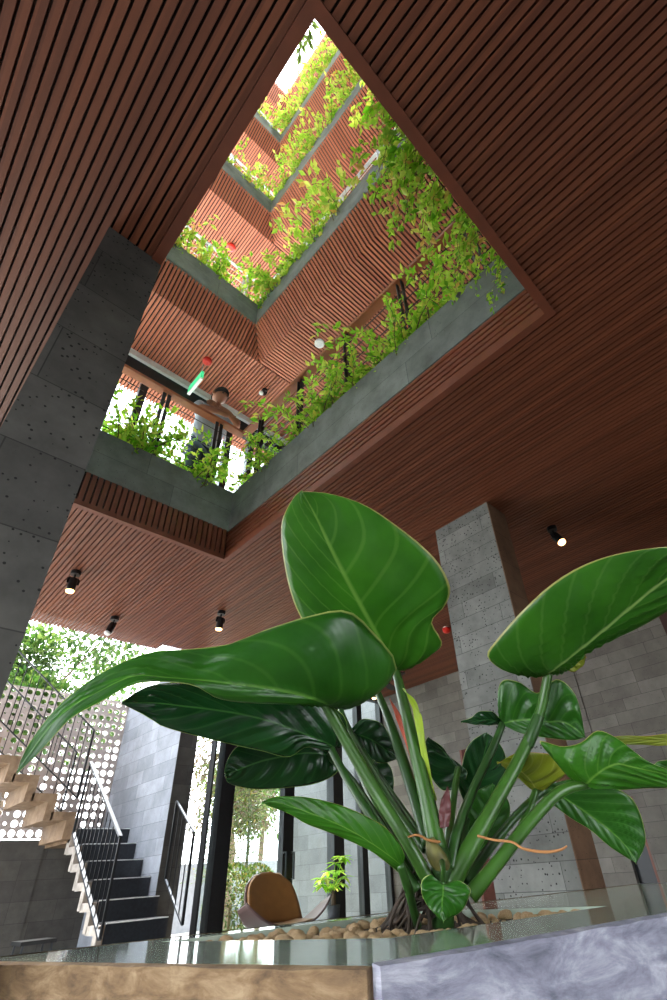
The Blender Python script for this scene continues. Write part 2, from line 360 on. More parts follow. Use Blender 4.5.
# battened upstand of the opening between the ceiling and the concrete band
m = MB(); z = ZC + .045
while z < ZC + .3:
    m.box((X1 + .012, Y0, z), (X1 + .04, Y1 + .03, z + .03)); m.box((X0 - .04, Y0, z), (X0 - .012, Y1 + .03, z + .03))
    z += .044
x = X0
while x < X1:
    m.box((x, Y1 + .012, ZC + .03), (x + .034, Y1 + .04, ZC + .305)); x += .047
ups = struct(m.build('trim_2', M['trim']))
m = MB(); m.box((X1 + .041, Y0, ZC + .03), (X1 + .06, Y1 + .06, ZC + .305)); m.box((X0 - .06, Y1 + .041, ZC + .03), (X1 + .06, Y1 + .06, ZC + .305))
m.box((X0 - .06, Y0, ZC + .03), (X0 - .041, Y1 + .06, ZC + .305)); m.box((X0 - .06, Y0 - .06, ZC + .03), (X1 + .06, Y0 - .041, ZC + .305))
m.build('backing', M['backing'], ups)

# ------------------------------------------------------------------ upper storeys
def parapet(k):
    zb = ZC + .305 + ST * (k - 1); zt = zb + .455
    a = MB(); a.box((X1 + .01, Y0 - .1, zb), (X1 + .09, Y1 + .015, zt)); a.box((X0 - .09, Y0 - .1, zb), (X0 - .01, Y1 + .015, zt))
    o = struct(a.build('wall_parapet', M['para_x']))
    b = MB(); b.box((X0 - .09, Y1 + .015, zb), (X1 + .09, Y1 + .095, zt)); b.box((X0 - .01, Y0 - .1, zb), (X1 + .01, Y0 - .02, zt))
    b.build('concrete_band', M['para_y'], o)
    t = MB()                      # planting trough behind the band and the floor slab
    t.box((X1 + .09, Y0 - .4, zb), (X1 + .5, Y1 + .5, zb + .2)); t.box((X0 - .5, Y0 - .4, zb), (X0 - .09, Y1 + .5, zb + .2))
    t.box((X0 - .09, Y1 + .095, zb), (X1 + .09, Y1 + .5, zb + .2)); t.box((X0 - .09, Y0 - .4, zb), (X1 + .09, Y0 - .1, zb + .2))
    t.box((XW, YW, zb + .04), (XE, Y0 - .4, zt - .06)); t.box((XW, Y1 + .5, zb + .04), (XE, 5.5 if k == 1 else 5.25, zt - .06))
    t.box((XW, Y0 - .4, zb + .04), (X0 - .5, Y1 + .5, zt - .06)); t.box((X1 + .5, Y0 - .4, zb + .04), (XE, Y1 + .5, zt - .06))
    struct(t.build('floor', M['slab']))
DO = .275                       # width of the sloping soffit
def upper_ceiling(k):
    zc = ZC + ST * k; zb = zc + .305; t = .03; sw = .028
    my = MB(); mx = MB(); YF = Y1 + DO; XF = X1 + .01 + DO
    x = -.6
    while x < XE:
        # flat part on the garden side
        my.box((x, YF, zc), (x + sw, 5.25, zc + t))
        if X0 - .3 < x < X1 + DO:       # sloping part; mitred beyond the corner
            y0 = Y1 + .015 + max(0, x - X1)
            f0 = (y0 - Y1 - .015) / (DO - .015)
            z0 = zb + (zc - zb) * f0
            my.add([(x, y0, z0), (x + sw, y0, z0), (x + sw, YF, zc), (x, YF, zc), (x, y0, z0 + t), (x + sw, y0, z0 + t), (x + sw, YF, zc + t), (x, YF, zc + t)],
                   [(0, 3, 2, 1), (4, 5, 6, 7), (0, 1, 5, 4), (1, 2, 6, 5), (2, 3, 7, 6), (3, 0, 4, 7)])
        x += PITCH2
    y = -.6
    while y < YF - .01:
        mx.box((XF, y, zc), (XE, y + sw, zc + t))
        x0 = X1 + .01 + max(0, y - Y1); f0 = (x0 - X1 - .01) / DO; z0 = zb + (zc - zb) * f0
        if f0 < 1:
            mx.add([(x0, y, z0), (XF, y, zc), (XF, y + sw, zc), (x0, y + sw, z0), (x0, y, z0 + t), (XF, y, zc + t), (XF, y + sw, zc + t), (x0, y + sw, z0 + t)],
                   [(0, 3, 2, 1), (4, 5, 6, 7), (0, 1, 5, 4), (1, 2, 6, 5), (2, 3, 7, 6), (3, 0, 4, 7)])
        y += PITCH2
    o = struct(my.build('ceiling', M['slat_y_lit'])); mx.build('battens', M['slat_x_lit'], o)
    b = MB(); e = .031
    b.box((-.6, YF, zc + e), (XE, 5.24, zc + .06)); b.box((XF, -.6, zc + e), (XE, YF, zc + .06))
    b.add([(X0 - .3, Y1 + .02, zb + e), (X1, Y1 + .02, zb + e), (XF, YF, zc + e), (X0 - .3, YF, zc + e)], [(0, 1, 2, 3)])
    b.add([(X1 + .015, -.6, zb + e), (XF, -.6, zc + e), (XF, YF, zc + e), (X1 + .015, Y1 + .015, zb + e)], [(0, 1, 2, 3)])
    # the two sides over the camera: flat soffit
    b.box((XW, YW, zc + .25), (X0 - .1, YE, zc + .3)); b.box((X0 - .1, YW, zc + .25), (XE, Y0 - .1, zc + .3))
    b.build('backing', M['backing'], o)
for k in (1, 2, 3, 4):
    parapet(k)
for k in (1, 2, 3, 4):
    upper_ceiling(k)
# roof slab ring over the top storey
zt = ZC + ST * 4 + .305
m = MB(); m.box((XW, YW, zt), (X0 - .1, 6, zt + .3)); m.box((X0 - .1, YW, zt), (XE, Y0 - .1, zt + .3))
m.box((X1 + .03, Y0 - .1, zt), (XE, 6, zt + .3)); m.box((X0 - .1, Y1 + .03, zt), (X1 + .03, 6, zt + .3))
struct(m.build('ceiling', M['slab']))

# ------------------------------------------------------------------ columns and walls
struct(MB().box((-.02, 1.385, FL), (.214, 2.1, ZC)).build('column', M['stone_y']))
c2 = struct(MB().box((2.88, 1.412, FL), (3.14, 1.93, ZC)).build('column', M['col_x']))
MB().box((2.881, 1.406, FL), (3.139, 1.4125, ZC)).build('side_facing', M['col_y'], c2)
m = MB()
m.box((XE, 2.335, FL), (XE + .3, 5.6, ZC)); m.box((XE, YW, FL), (XE + .3, 2.12, ZC)); m.box((XE + .012, 2.12, .5), (XE + .3, 2.335, ZC))
wr = struct(m.build('wall_right', M['wall_x']))
m = MB(); m.box((XE, -.8, ZC), (XE + .3, 5.25, 16)); struct(m.build('wall_right_upper', M['stone_x']))
struct(MB().box((-1.0, -1.0, ZC + .3), (-.8, 5.25, 16)).build('wall_left_upper_added', plain('bounce_plaster', S(222, 220, 214), .8)))  # unseen wall added to shut out side light, pale to bounce the rest
struct(MB().box((-.8, -1.0, ZC + .3), (XE, -.8, 16)).build('wall_back_upper_added', plain('bounce_plaster_back', S(222, 220, 214), .8)))  # unseen near-side wall, added to enclose the well and reflect light
struct(MB().box((XE - .05, -.3, FL), (XE, 1.2, ZC)).build('trim_20', plain('dark_panel', S(62, 34, 26), .5)))
struct(MB().box((XE, 5.66, FL), (XE + .3, 8.1, 2.6)).build('wall_garden_right', M['white_x']))
# unseen walls added to cut daylight behind and left, each with an opening
m = MB(); m.box((XW - .2, YW, 1.4), (XW, 5.5, ZC)); m.box((XW - .2, YW, FL), (XW, -1.2, 1.4)); m.box((XW - .2, 2.6, FL), (XW, 5.5, 1.4))
struct(m.build('wall_left', M['stone_x']))
m = MB(); m.box((XW, YW - .2, FL), (.6, YW, ZC)); m.box((2.4, YW - .2, FL), (XE, YW, ZC)); m.box((.6, YW - .2, 1.3), (2.4, YW, ZC))
struct(m.build('wall_back', M['stone_y']))
d = struct(MB().box((XE + .06, 2.12, FL), (XE + .1, 2.335, .5)).build('door_1', M['black']))
MB().box((XE + .02, 2.12, FL), (XE + .07, 2.15, .5)).build('door_frame', M['trim'], d)
hb = MB(); hb.tube([(XE + .06, 2.17, .26), (XE - .04, 2.17, .26), (XE - .04, 2.36, .26), (XE + .0, 2.36, .26)], .012); hb.build('door_handle', M['rail'], d)
d = struct(MB().box((XE - .03, 3.9, FL), (XE, 4.12, 1.3)).build('door_2', plain('brown_door', S(70, 30, 18), .95)))
MB().box((XE - .034, 4.12, FL), (XE + .0, 4.15, 1.3)).build('door_frame', M['trim'], d)
# stair wall
m = MB(); m.box((2.84, 6.03, FL), (3.07, 7.9, 2.42)); sw_ = struct(m.build('wall_stair', M['brick_x']))
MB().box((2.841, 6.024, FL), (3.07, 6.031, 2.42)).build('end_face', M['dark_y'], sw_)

# ------------------------------------------------------------------ glass front on the garden side
def window(name, x0, x1, y, z0, z1, fw=.06, panes=1, fy=.1, door=False):
    f = MB(); f.box((x0, y, z0), (x0 + fw, y + fy, z1)); f.box((x1 - fw, y, z0), (x1, y + fy, z1))
    f.box((x0 + fw, y, z1 - fw), (x1 - fw, y + fy, z1)); f.box((x0 + fw, y, z0), (x1 - fw, y + fy, z0 + fw))
    o = struct(f.build(name, M['black']))
    MB().box((x0 + fw, y + .045, z0 + fw), (x1 - fw, y + .055, z1 - fw)).build('glass_pane', M['glass'], o)
    return o
GY = 5.56
window('window_1', 3.07, 3.32, GY, FL, 2.34, .02)
m = struct(MB().box((3.19, GY - .02, FL), (3.325, GY + .12, 2.34)).build('trim_3', M['black']))
window('window_2', 3.325, 4.13, GY, FL, 2.34, .05)
w2 = window('window_3', 4.13, 5.0, GY, FL, 2.34, .1)
window('window_4', 5.0, 5.42, GY, FL, 2.34, .05)
window('window_5', 5.42, XE, GY, FL, 2.34, .05)
struct(MB().box((4.86, GY - .02, FL), (5.0, GY + .12, 2.34)).build('trim_4', M['black']))
h = MB()
for hx in (4.09, 4.2): h.tube([(hx, GY - .002, .28), (hx, GY - .06, .28), (hx, GY - .06, .02), (hx, GY - .002, .02)], .012)
h.build('door_handle', M['rail'], w2)
# upper glass front, first floor
z0, z1 = 3.05, 5.64
m = MB(); m.box((-.4, 4.57, 5.28), (XE, 4.67, 5.5)); hd = struct(m.build('trim_5', M['black']))
m = MB(); m.box((-.4, 4.53, 5.5), (XE, 4.7, 5.6)); m.build('light_strip', M['white_metal'], hd)
for i, x in enumerate((.62, .95, 2.15, 2.5, 3.4, 4.3)):
    struct(MB().box((x, 4.58, z0), (x + .09, 4.66, 5.28)).build('trim_%d' % (6 + i), M['black']))
struct(MB().box((-.4, 4.61, z0), (XE, 4.62, 5.28)).build('window_6', M['glass']))

# ------------------------------------------------------------------ garden side ground and boundary
struct(MB().box((-14, 5.75, FL - .15), (18, 30, FL)).build('ground', plain('garden_paving', S(180, 178, 172), .8)))
struct(MB().box((-14, -16, FL - .16), (18, YW, FL - .01)).build('ground', M['pave']))
struct(MB().box((-30, -16, FL - .17), (XW, 5.75, FL - .02)).build('ground', M['pave']))  # unseen ground, added to block sky light rising into the left opening
struct(MB().box((XE + .3, YW, FL - .17), (30, 5.75, FL - .02)).build('ground', M['pave']))  # unseen ground added on the right too, against light from below
struct(MB().box((3.07, 12, FL), (14, 12.2, .45)).build('wall_garden', plain('garden_wall', S(112, 114, 118), .8)))

# ------------------------------------------------------------------ outdoor stairs
RI, TR = .17, .262
SX0, SX1 = 2.22, 2.84           # first flight runs away from the camera
YS = 5.16                       # foot of the stairs
n1 = 8; ZL = FL + n1 * RI       # landing
st = struct(MB().box((SX0, 7.0, ZL - .12), (SX1, 7.85, ZL - .02)).build('stairs', M['stair_conc']))
for sx, mat, nm in ((SX0 - .02, 'stair_white', 'stringer'), (SX0 + .03, 'stair_conc', 'flight_slab')):
    m = MB(); poly = []
    for i in range(n1):
        y = YS + TR * i; z = FL + RI * i
        poly += [(y, z), (y, z + RI)]
    low = [(YS + TR * n1 - .02, FL + RI * n1)]
    prof = [(YS, FL)] + [p for i in range(n1) for p in ((YS + TR * i, FL + RI * (i + 1)), (YS + TR * (i + 1), FL + RI * (i + 1)))]
    xa, xb = (sx, sx + .05) if nm == 'stringer' else (sx, SX1)
    for i in range(n1):          # folded plate: each step a riser slab and a tread slab
        y = YS + TR * i; z = FL + RI * i
        m.box((xa, y, z - .06 if i else z), (xb, y + .09, z + RI)); m.box((xa, y + .09, z + RI - .07), (xb, y + TR + .02, z + RI))
    m.build(nm, M[mat], st)
m = MB(); nz = MB()
for i in range(n1):
    y = YS + TR * i; z = FL + RI * i
    m.box((SX0 + .035, y - .012, z + .003), (SX1 - .002, y, z + RI)); m.box((SX0 + .035, y - .012, z + RI), (SX1 - .002, y + TR - .012, z + RI + .018))
    nz.box((SX0 + .035, y - .022, z + RI + .008), (SX1 - .004, y - .0121, z + RI + .017))
m.box((SX0 - .02, 7.25, ZL), (SX1 - .002, 7.85, ZL + .018))
m.build('step_cladding', M['black_stone'], st); nz.build('nosing', M['white_metal'], st)
# second flight, climbs to the left
n2 = 9; R2, T2 = .178, .243
fx = SX0 - .02
m = MB()
for i in range(n2):
    x = fx - T2 * i; z = ZL + R2 * i
    m.box((x - .09, 7.0, z - .09), (x, 7.8, z + R2)); m.box((x - T2 - .02, 7.0, z + R2 - .08), (x - .09, 7.8, z + R2))
st2 = struct(m.build('stairs', M['stair_conc']))
m = MB(); m.box((SX0 - .02, 7.0, ZL - .12), (SX0 + .03, 7.85, ZL)); m.build('landing_edge', M['stair_conc'], st)
# railings
def railing(name, label, top, bot, nb, thick=(.04, .012), posts=True, mat='rail'):
    # top and bottom: the two ends of each rail; balusters are upright
    o = thing(name, label, 'railing', tuple(bot[0]), 'stair railings')
    inv = V(bot[0]); T = [V(p) - inv for p in top]; B = [V(p) - inv for p in bot]
    MB().beam(T[0], T[1], *thick).build('top_rail', M[mat], o)
    MB().beam(B[0], B[1], *thick).build('bottom_rail', M[mat], o)
    for i in range(nb + 1):
        f = i / nb; a = B[0].lerp(B[1], f); b = T[0].lerp(T[1], f); e = i in (0, nb)
        MB().beam(a, b, .022 if e else .009, .022 if e else .009, up=(0, 1, 0)).build('post' if e else 'baluster', M['black'], o)
    return o
railing('stair_railing', 'railing with broad grey top rail on the left edge of the lower flight of steps', [(2.2, 5.6, .45), (2.2, 6.95, 1.33)], [(2.2, 5.6, -.31), (2.2, 6.95, .6)], 12, (.035, .02))
railing('stair_railing', 'short dark railing on the right side of the lowest steps beside the stone wall', [(2.86, 5.42, .47), (2.86, 5.9, .81)], [(2.86, 5.42, -.27), (2.86, 5.9, .1)], 5, (.02, .014))
def on2(x, dz): return ZL + (fx - x) / T2 * R2 + dz
railing('stair_railing', 'thin black railing climbing left on the near side of the upper flight', [(2.17, 7.03, on2(2.17, 1.06)), (.3, 7.03, on2(.3, 1.06))], [(2.17, 7.03, on2(2.17, .3)), (.3, 7.03, on2(.3, .3))], 22, (.02, .014))
railing('stair_railing', 'thin black railing on the far side of the upper flight before the perforated screen', [(2.25, 7.77, on2(2.25, 1.0)), (.3, 7.77, on2(.3, 1.0))], [(2.25, 7.77, on2(2.25, .3)), (.3, 7.77, on2(.3, .3))], 14, (.02, .014))
# the perforated screen behind the stairs
def screen(x0, x1, z0, z1, y, th=.05, cs=.098, seed=3):
    rnd = random.Random(seed); m = MB()
    nx = int((x1 - x0) / cs); nz = int((z1 - z0) / cs); cx = (x1 - x0) / nx; cz = (z1 - z0) / nz; K = 16
    for i in range(nx):
        for j in range(nz):
            a = x0 + i * cx; b = z0 + j * cz; ox, oz = a + cx / 2, b + cz / 2
            big = rnd.random() < .62; r = min(cx, cz) * (.41 if big else rnd.choice((.17, .22, .28)))
            ox += rnd.uniform(-.1, .1) * (cx / 2 - r); oz += rnd.uniform(-.1, .1) * (cz / 2 - r)
            sq = []; ci = []
            for k in range(K):
                t = 2 * PI * k / K + PI / 4; c_, s_ = math.cos(t), math.sin(t); mx_ = max(abs(c_), abs(s_))
                sq.append((a + cx / 2 + c_ / mx_ * cx / 2, b + cz / 2 + s_ / mx_ * cz / 2)); ci.append((ox + c_ * r, oz + s_ * r))
            o = len(m.v)
            for yy in (y, y + th):
                m.v += [(p, yy, q) for p, q in sq] + [(p, yy, q) for p, q in ci]
            for k in range(K):
                l = (k + 1) % K
                m.f.append((o + k, o + l, o + K + l, o + K + k))
                m.f.append((o + 2 * K + k, o + 3 * K + k, o + 3 * K + l, o + 2 * K + l))
                m.f.append((o + K + k, o + K + l, o + 3 * K + l, o + 3 * K + k))
    return m
struct(screen(-.3, 2.84, .62, 2.36, 7.88).build('wall_screen', M['screen']))
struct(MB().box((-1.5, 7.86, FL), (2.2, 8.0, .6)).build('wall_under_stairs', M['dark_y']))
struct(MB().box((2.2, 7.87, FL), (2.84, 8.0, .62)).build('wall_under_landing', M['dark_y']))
# small wire stool in the dark below the stairs
o = thing('wire_stool', 'small dark wire framed stool in the shade below the stairs', 'stool', (1.95, 6.5, FL))
m = MB(); m.box((-.15, -.15, .40), (.15, .15, .43)); m.build('seat', M['black'], o)
for a in (-1, 1):
    for b in (-1, 1): MB().beam((a * .14, b * .14, 0), (a * .12, b * .12, .4), .015, .015).build('leg', M['rail'], o)

# ------------------------------------------------------------------ foliage
def leafquad(m, p, d, up, L, W):
    s = d.cross(up); s = s.normalized() if s.length > 1e-4 else d.orthogonal().normalized()
    n = s.cross(d); b = p + d * L * .45
    o = len(m.v); m.v += [tuple(p), tuple(b + s * W / 2 + n * W * .18), tuple(p + d * L), tuple(b - s * W / 2 + n * W * .18)]
    m.f += [(o, o + 1, o + 2, o + 3)]
def rv(r, s=1): return V((r.gauss(0, s), r.gauss(0, s), r.gauss(0, s)))
def bush_meshes(seed, lx, ly, hz, nst, nlf, L, droop=.35, trail=0.0):
    r = random.Random(seed); lf = MB(); st = MB()
    for i in range(nst):
        p = V((r.uniform(-lx / 2, lx / 2), r.uniform(-ly / 2, ly / 2), 0)); d = V((r.gauss(0, .45), r.gauss(0, .45), 1)).normalized()
        ln = hz * r.uniform(.55, 1.15); n = 7; pts = [p.copy()]
        hang = r.random() < trail
        if hang: d = V((r.gauss(0, .3), .8 + r.random() * .3, .2)).normalized(); ln *= 1.3
        for k in range(n):
            d = (d + rv(r, .16) + V((0, 0, -droop * (k / n) * (2.4 if hang else 1)))).normalized(); p = p + d * ln / n; pts.append(p.copy())
        st.tube(pts, [.004 * (1 - .1 * j) for j in range(len(pts))], 4, False)
        for k in range(nlf):
            t = r.uniform(.12, 1) * n; a = int(min(t, n - 1e-3)); q = pts[a].lerp(pts[a + 1], t - a)
            dd = ((pts[a + 1] - pts[a]).normalized() * .6 + rv(r, .7)).normalized(); q = q + rv(r, L * .28)
            l = L * r.uniform(.6, 1.25); leafquad(lf, q, dd, (V((0, 0, 1)) + rv(r, .5)).normalized(), l, l * .5)
    return lf, st
def make_bush(seed, label, lx, ly, hz, nst, nlf, L, mat='bush', **kw):
    o = thing('planter_bush', label, 'bush'); lf, st = bush_meshes(seed, lx, ly, hz, nst, nlf, L, **kw)
    lf.build('foliage', M[mat], o); st.build('stems', M['twig'], o); return o
A1 = make_bush(1, 'x', .36, .2, .56, 24, 46, .05)
A2 = make_bush(2, 'x', .5, .2, .48, 30, 42, .048)
A3 = make_bush(5, 'x', .34, .16, .46, 20, 44, .05)
B1 = make_bush(3, 'x', .6, .22, .62, 26, 30, .075, mat='bush2')
B2 = make_bush(4, 'x', .6, .24, .66, 26, 30, .08, mat='bush2')
H1 = make_bush(6, 'x', .42, .2, .62, 15, 22, .085, mat='bush2', droop=.5, trail=.75)
H2 = make_bush(7, 'x', .42, .2, .75, 15, 22, .085, mat='bush', droop=.6, trail=.6)
used = set()
def put(src, x, y, z, rot, label, group, s=1):
    o = src if src.name not in used else copy_tree(src); used.add(o.name)
    o.location = (x, y, z); o.rotation_euler = (0, 0, rot); o.scale = (s, s, s); tag(o, label, 'bush', group); return o
zt1 = 3.10
put(A2, .66, 3.62, zt1 - .1, 0, 'loose leafy bush farthest left on the first balcony, half hidden by the dark column', 'bushes on the first balcony', 1.4)
put(A1, .95, 3.6, zt1 - .1, .4, 'sparse bush with glaring light behind it, left on the first balcony', 'bushes on the first balcony', 1.4)
put(A1, 1.40, 3.6, zt1 - .12, 2.2, 'round dense bush in front of the standing person on the first balcony', 'bushes on the first balcony', 1.35)
put(A2, 1.9, 3.12, zt1 - .08, PI / 2, 'leafy bush beside the inner corner of the first balcony, right of the person', 'bushes on the first balcony', 1.05)
put(A3, 1.9, 2.72, zt1 - .08, PI / 2, 'small bush next after the corner bush along the right side of the first balcony', 'bushes on the first balcony', 1.05)
put(A1, 1.9, 2.22, zt1 - .06, PI / 2, 'tall bush left of the lone stretch of bare rail on the first balcony', 'bushes on the first balcony', 1.4)
put(A2, 1.9, 1.98, zt1 - .06, PI / 2 + .2, 'low spreading bush beside the tall one on the right side of the first balcony', 'bushes on the first balcony', 1.05)
put(A2, 1.9, 1.45, zt1 - .1, PI / 2, 'fine-leaved dark bush below the wooden rail on the right side of the first balcony', 'bushes on the first balcony', 1.05)
put(A1, 1.9, 1.2, zt1 - .06, PI / 2, 'bush with a long arching shoot over the right-hand wooden rail of the first balcony', 'bushes on the first balcony', 1.4)
put(A3, 1.88, .62, zt1 - .1, PI / 2, 'small bush half hidden by the opening rim at the far right of the first balcony', 'bushes on the first balcony', 1.05)
# vines hanging over the near edge
gv = 'vines trailing over the near edge of the light well'
for i, (x, z, s, src, t) in enumerate(((.64, 2.98, .34, H1, 'highest trailing vine near the top corner of the light well, by the pale rail'), (.74, 2.98, .55, H2, 'thick bright vine hanging just below the pale upper rail'),
        (.86, 2.96, .62, H1, 'broad mass of vine where the second concrete band meets the opening'), (.95, 2.9, .62, H2, 'vine hanging in front of the second concrete band'),
        (1.08, 2.9, .6, H1, 'vine below the second concrete band, halfway along the wooden rim'), (1.24, 2.88, .62, H2, 'drooping vine over the dark batten ceiling, beside the rim'),
        (1.42, 2.9, .6, H1, 'thin vine next to the upper end of the wooden rail'), (1.62, 2.9, .45, H2, 'lowest trailing vine, close to the right corner of the opening'))):
    put(src, x, .27, z, (i * 1.3) % .5 - .25, t, gv, s)
# upper storeys
def storey_row(k, word, srcs, y_to, seed):
    r = random.Random(seed); zt = ZC + .305 + ST * (k - 1) + .455; g = 'bushes in the troughs of the %s balcony' % word; n = 0
    xs = [.38, .78, 1.18, 1.6]
    pos_b = ['leftmost', 'second from the left', 'third from the left', 'rightmost']
    for i, x in enumerate(xs):
        put(srcs[i % len(srcs)], x, 3.62, zt - .18, r.uniform(-.3, .3), 'bush in the left-hand trough of the %s balcony, %s of four' % (word, pos_b[i]), g, r.uniform(1.2, 1.5) * (1 if k == 2 else .82))
    ys = [y for y in (3.3, 2.9, 2.5, 2.1, 1.7, 1.3, .9) if y > y_to]
    for i, y in enumerate(ys):
        o_ = ['nearest the corner', 'second from the corner', 'third from the corner', 'fourth from the corner', 'fifth from the corner', 'sixth from the corner', 'seventh from the corner'][i]
        put(srcs[(i + 1) % len(srcs)], 1.92, y, zt - .18, PI / 2 + r.uniform(-.3, .3), 'bush in the right-hand trough of the %s balcony, %s' % (word, o_), g, r.uniform(1.25, 1.5) * (1 if k == 2 else .8))
storey_row(2, 'second', (A2, B1, A1), 1.8, 1)
storey_row(3, 'third', (B1, A2, B2), 1.2, 2)
storey_row(4, 'fourth', (B2, B1, B2), 1.2, 3)
for i, (x, y, z, t) in enumerate(((.29, .43, 2.98, 'dark sprig against the white sky at the top corner of the opening'), (.288, .49, 2.98, 'second dark sprig against the white sky, below the first'))):
    m = MB(); r = random.Random(20 + i); b0 = V((.2, .262, 3.1)); e0 = V((x, y, z)) - b0; mid = e0 * .5 + V((0, 0, .07)); P = [V((0, 0, 0)), mid, e0]
    m.tube([crom(P, q / 8) for q in range(9)], .0022, 5); o = m.build('plant_sprig', M['twig'], loc=b0); tag(o, t, 'plant', 'sprigs against the sky'); m = MB()
    for q in range(7):
        leafquad(m, crom(P, .7 + .05 * q), (rv(r, .7) + V((.4, .5, -.3))).normalized(), (V((0, 0, 1)) + rv(r, .4)).normalized(), .05, .018)
    m.build('foliage', M['leafD'], o)

# trees and hedges outside
def tree(name, label, x, y, h, cr, seed, mat='tree', nl=2600, L=.13, cz=None, kind='tree'):
    r = random.Random(seed); o = thing(name, label, kind, (x, y, FL), 'trees beyond the building')
    t = MB(); top = V((r.gauss(0, .2), r.gauss(0, .2), h * .62)); t.tube([V((0, 0, 0)), V((.05, 0, h * .3)), top], [.09, .07, .04], 8)
    blobs = []
    for i in range(9):
        c = V((r.gauss(0, cr * .5), r.gauss(0, cr * .4), (cz or h * .72) + r.gauss(0, cr * .42))); blobs.append((c, cr * r.uniform(.32, .55)))
        t.tube([top * r.uniform(.5, 1), c], [.03, .01], 6)
    t.build('trunk', M['bark'], o); f = MB()
    for i in range(nl):
        c, rr = r.choice(blobs); u = rv(r).normalized() * rr * (r.random() ** .4); d = (u.normalized() + rv(r, .6)).normalized()
        l = L * r.uniform(.6, 1.3); leafquad(f, c + u, d, V((0, 0, 1)), l, l * .55)
    f.build('foliage', M[mat], o)
tree('tree', 'bright green tree rising behind the perforated screen', 2.3, 11.5, 6.4, 1.9, 11, nl=13000, L=.13, cz=4.5)
tree('tree', 'green tree at the left edge behind the upper stair railing', .2, 9.6, 5.4, 1.1, 12, nl=8000, L=.11, cz=3.6)
tree('tree', 'greyish brown tree seen through the first glass pane', 6.7, 11.0, 4.4, 1.35, 13, 'tree2', 6500, .11, cz=2.5)
tree('tree', 'green tree behind the bamboo', 9.2, 13.6, 5.0, 1.7, 14, 'tree', 6000, .14, cz=2.8)
for i, (x, y, h, sd) in enumerate(((4.3, 6.95, .9, 1), (4.95, 7.35, .9, 2))):
    r = random.Random(sd); o = thing('hedge_bush', ['rounded yellow-green hedge bush outside the glass, left of the brown chair', 'second yellow-green hedge bush, behind the brown chair'][i], 'hedge', (x, y, FL), 'hedge bushes outside the glass')
    f = MB(); m = MB(); m.tube([(0, 0, 0), (0, 0, h * .6)], .02, 6); m.build('stems', M['twig'], o)
    for q in range(1900):
        u = rv(r).normalized(); p = V((u.x * .32, u.y * .32, h * .55 + u.z * h * .5)) * 1; leafquad(f, p, (u + rv(r, .6)).normalized(), V((0, 0, 1)), .06, .03)
    f.build('foliage', M['yhedge'], o)
for i, (x, y) in enumerate(((5.15, 8.0), (4.8, 8.2), (5.4, 8.35), (5.0, 8.7))):
    r = random.Random(40 + i); o = thing('bamboo', ['front stalk of the bamboo clump outside the glass', 'left stalk of the bamboo clump', 'right stalk of the bamboo clump', 'rear stalk of the bamboo clump'][i], 'bamboo', (x, y, FL), 'bamboo outside the glass')
    s = MB(); s.tube([V((0, 0, 0)), V((.03, 0, 1.2)), V((.1 * r.uniform(-1, 1), .05, 2.4))], [.016, .014, .005], 6); s.build('stalk', M['bamboo'], o)
    f = MB()
    for q in range(520):
        z = r.uniform(.8, 2.5); p = V((r.gauss(0, .17), r.gauss(0, .17), z)); leafquad(f, p, (V((r.gauss(0, 1), r.gauss(0, 1), -.2))).normalized(), V((0, 0, 1)), .17, .03)
    f.build('foliage', M['yhedge'], o)

# ------------------------------------------------------------------ balcony rails round the light well
def balcony_rail(label, a, b, z0, hr, nposts, wood=True, ncab=5, wires=True):
    a = V(a); b = V(b); o = thing('balcony_railing', label, 'railing', (a.x, a.y, z0), 'balcony railings round the light well')
    d = b - a
    MB().beam(V((0, 0, hr)), d + V((0, 0, hr)), .085 if wood else .04, .035 if wood else .02).build('handrail', M['handrail' if wood else 'white_metal'], o)
    pm = M['black'] if wood else M['white_metal']
    for i in range(nposts):
        p = d * ((i + .5) / nposts); e = d.normalized() * .025
        for s in (-1, 1): MB().beam(p + e * s, p + e * s + V((0, 0, hr - .02)), .012, .035).build('post', pm, o)
    for i in range(ncab):
        z = .12 + (hr - .2) * i / (ncab - .5); MB().tube([V((0, 0, z)), d + V((0, 0, z))], .005, 6).build('cable', pm, o)
    return o
balcony_rail('wooden handrail with black posts under the arms of the person on the first balcony', (X0 - .1, 3.57, 0), (1.87, 3.57, 0), 3.05, 1.04, 3, ncab=7)
balcony_rail('wooden handrail with black posts along the right side of the first balcony', (1.88, 3.56, 0), (1.88, .2, 0), 3.05, 1.04, 5, ncab=6)
for k, w_ in ((2, 'second'), (3, 'third'), (4, 'fourth')):
    zf = ZC + .305 + ST * (k - 1) + .4
    balcony_rail('pale metal railing on the left side of the %s balcony' % w_, (X0 - .1, 3.66, 0), (1.95, 3.66, 0), zf, 1.05, 3, False, 6)
    balcony_rail('pale metal railing along the right side of the %s balcony' % w_, (1.98, 3.66, 0), (1.98, .2, 0), zf, 1.05, 5, False, 6)

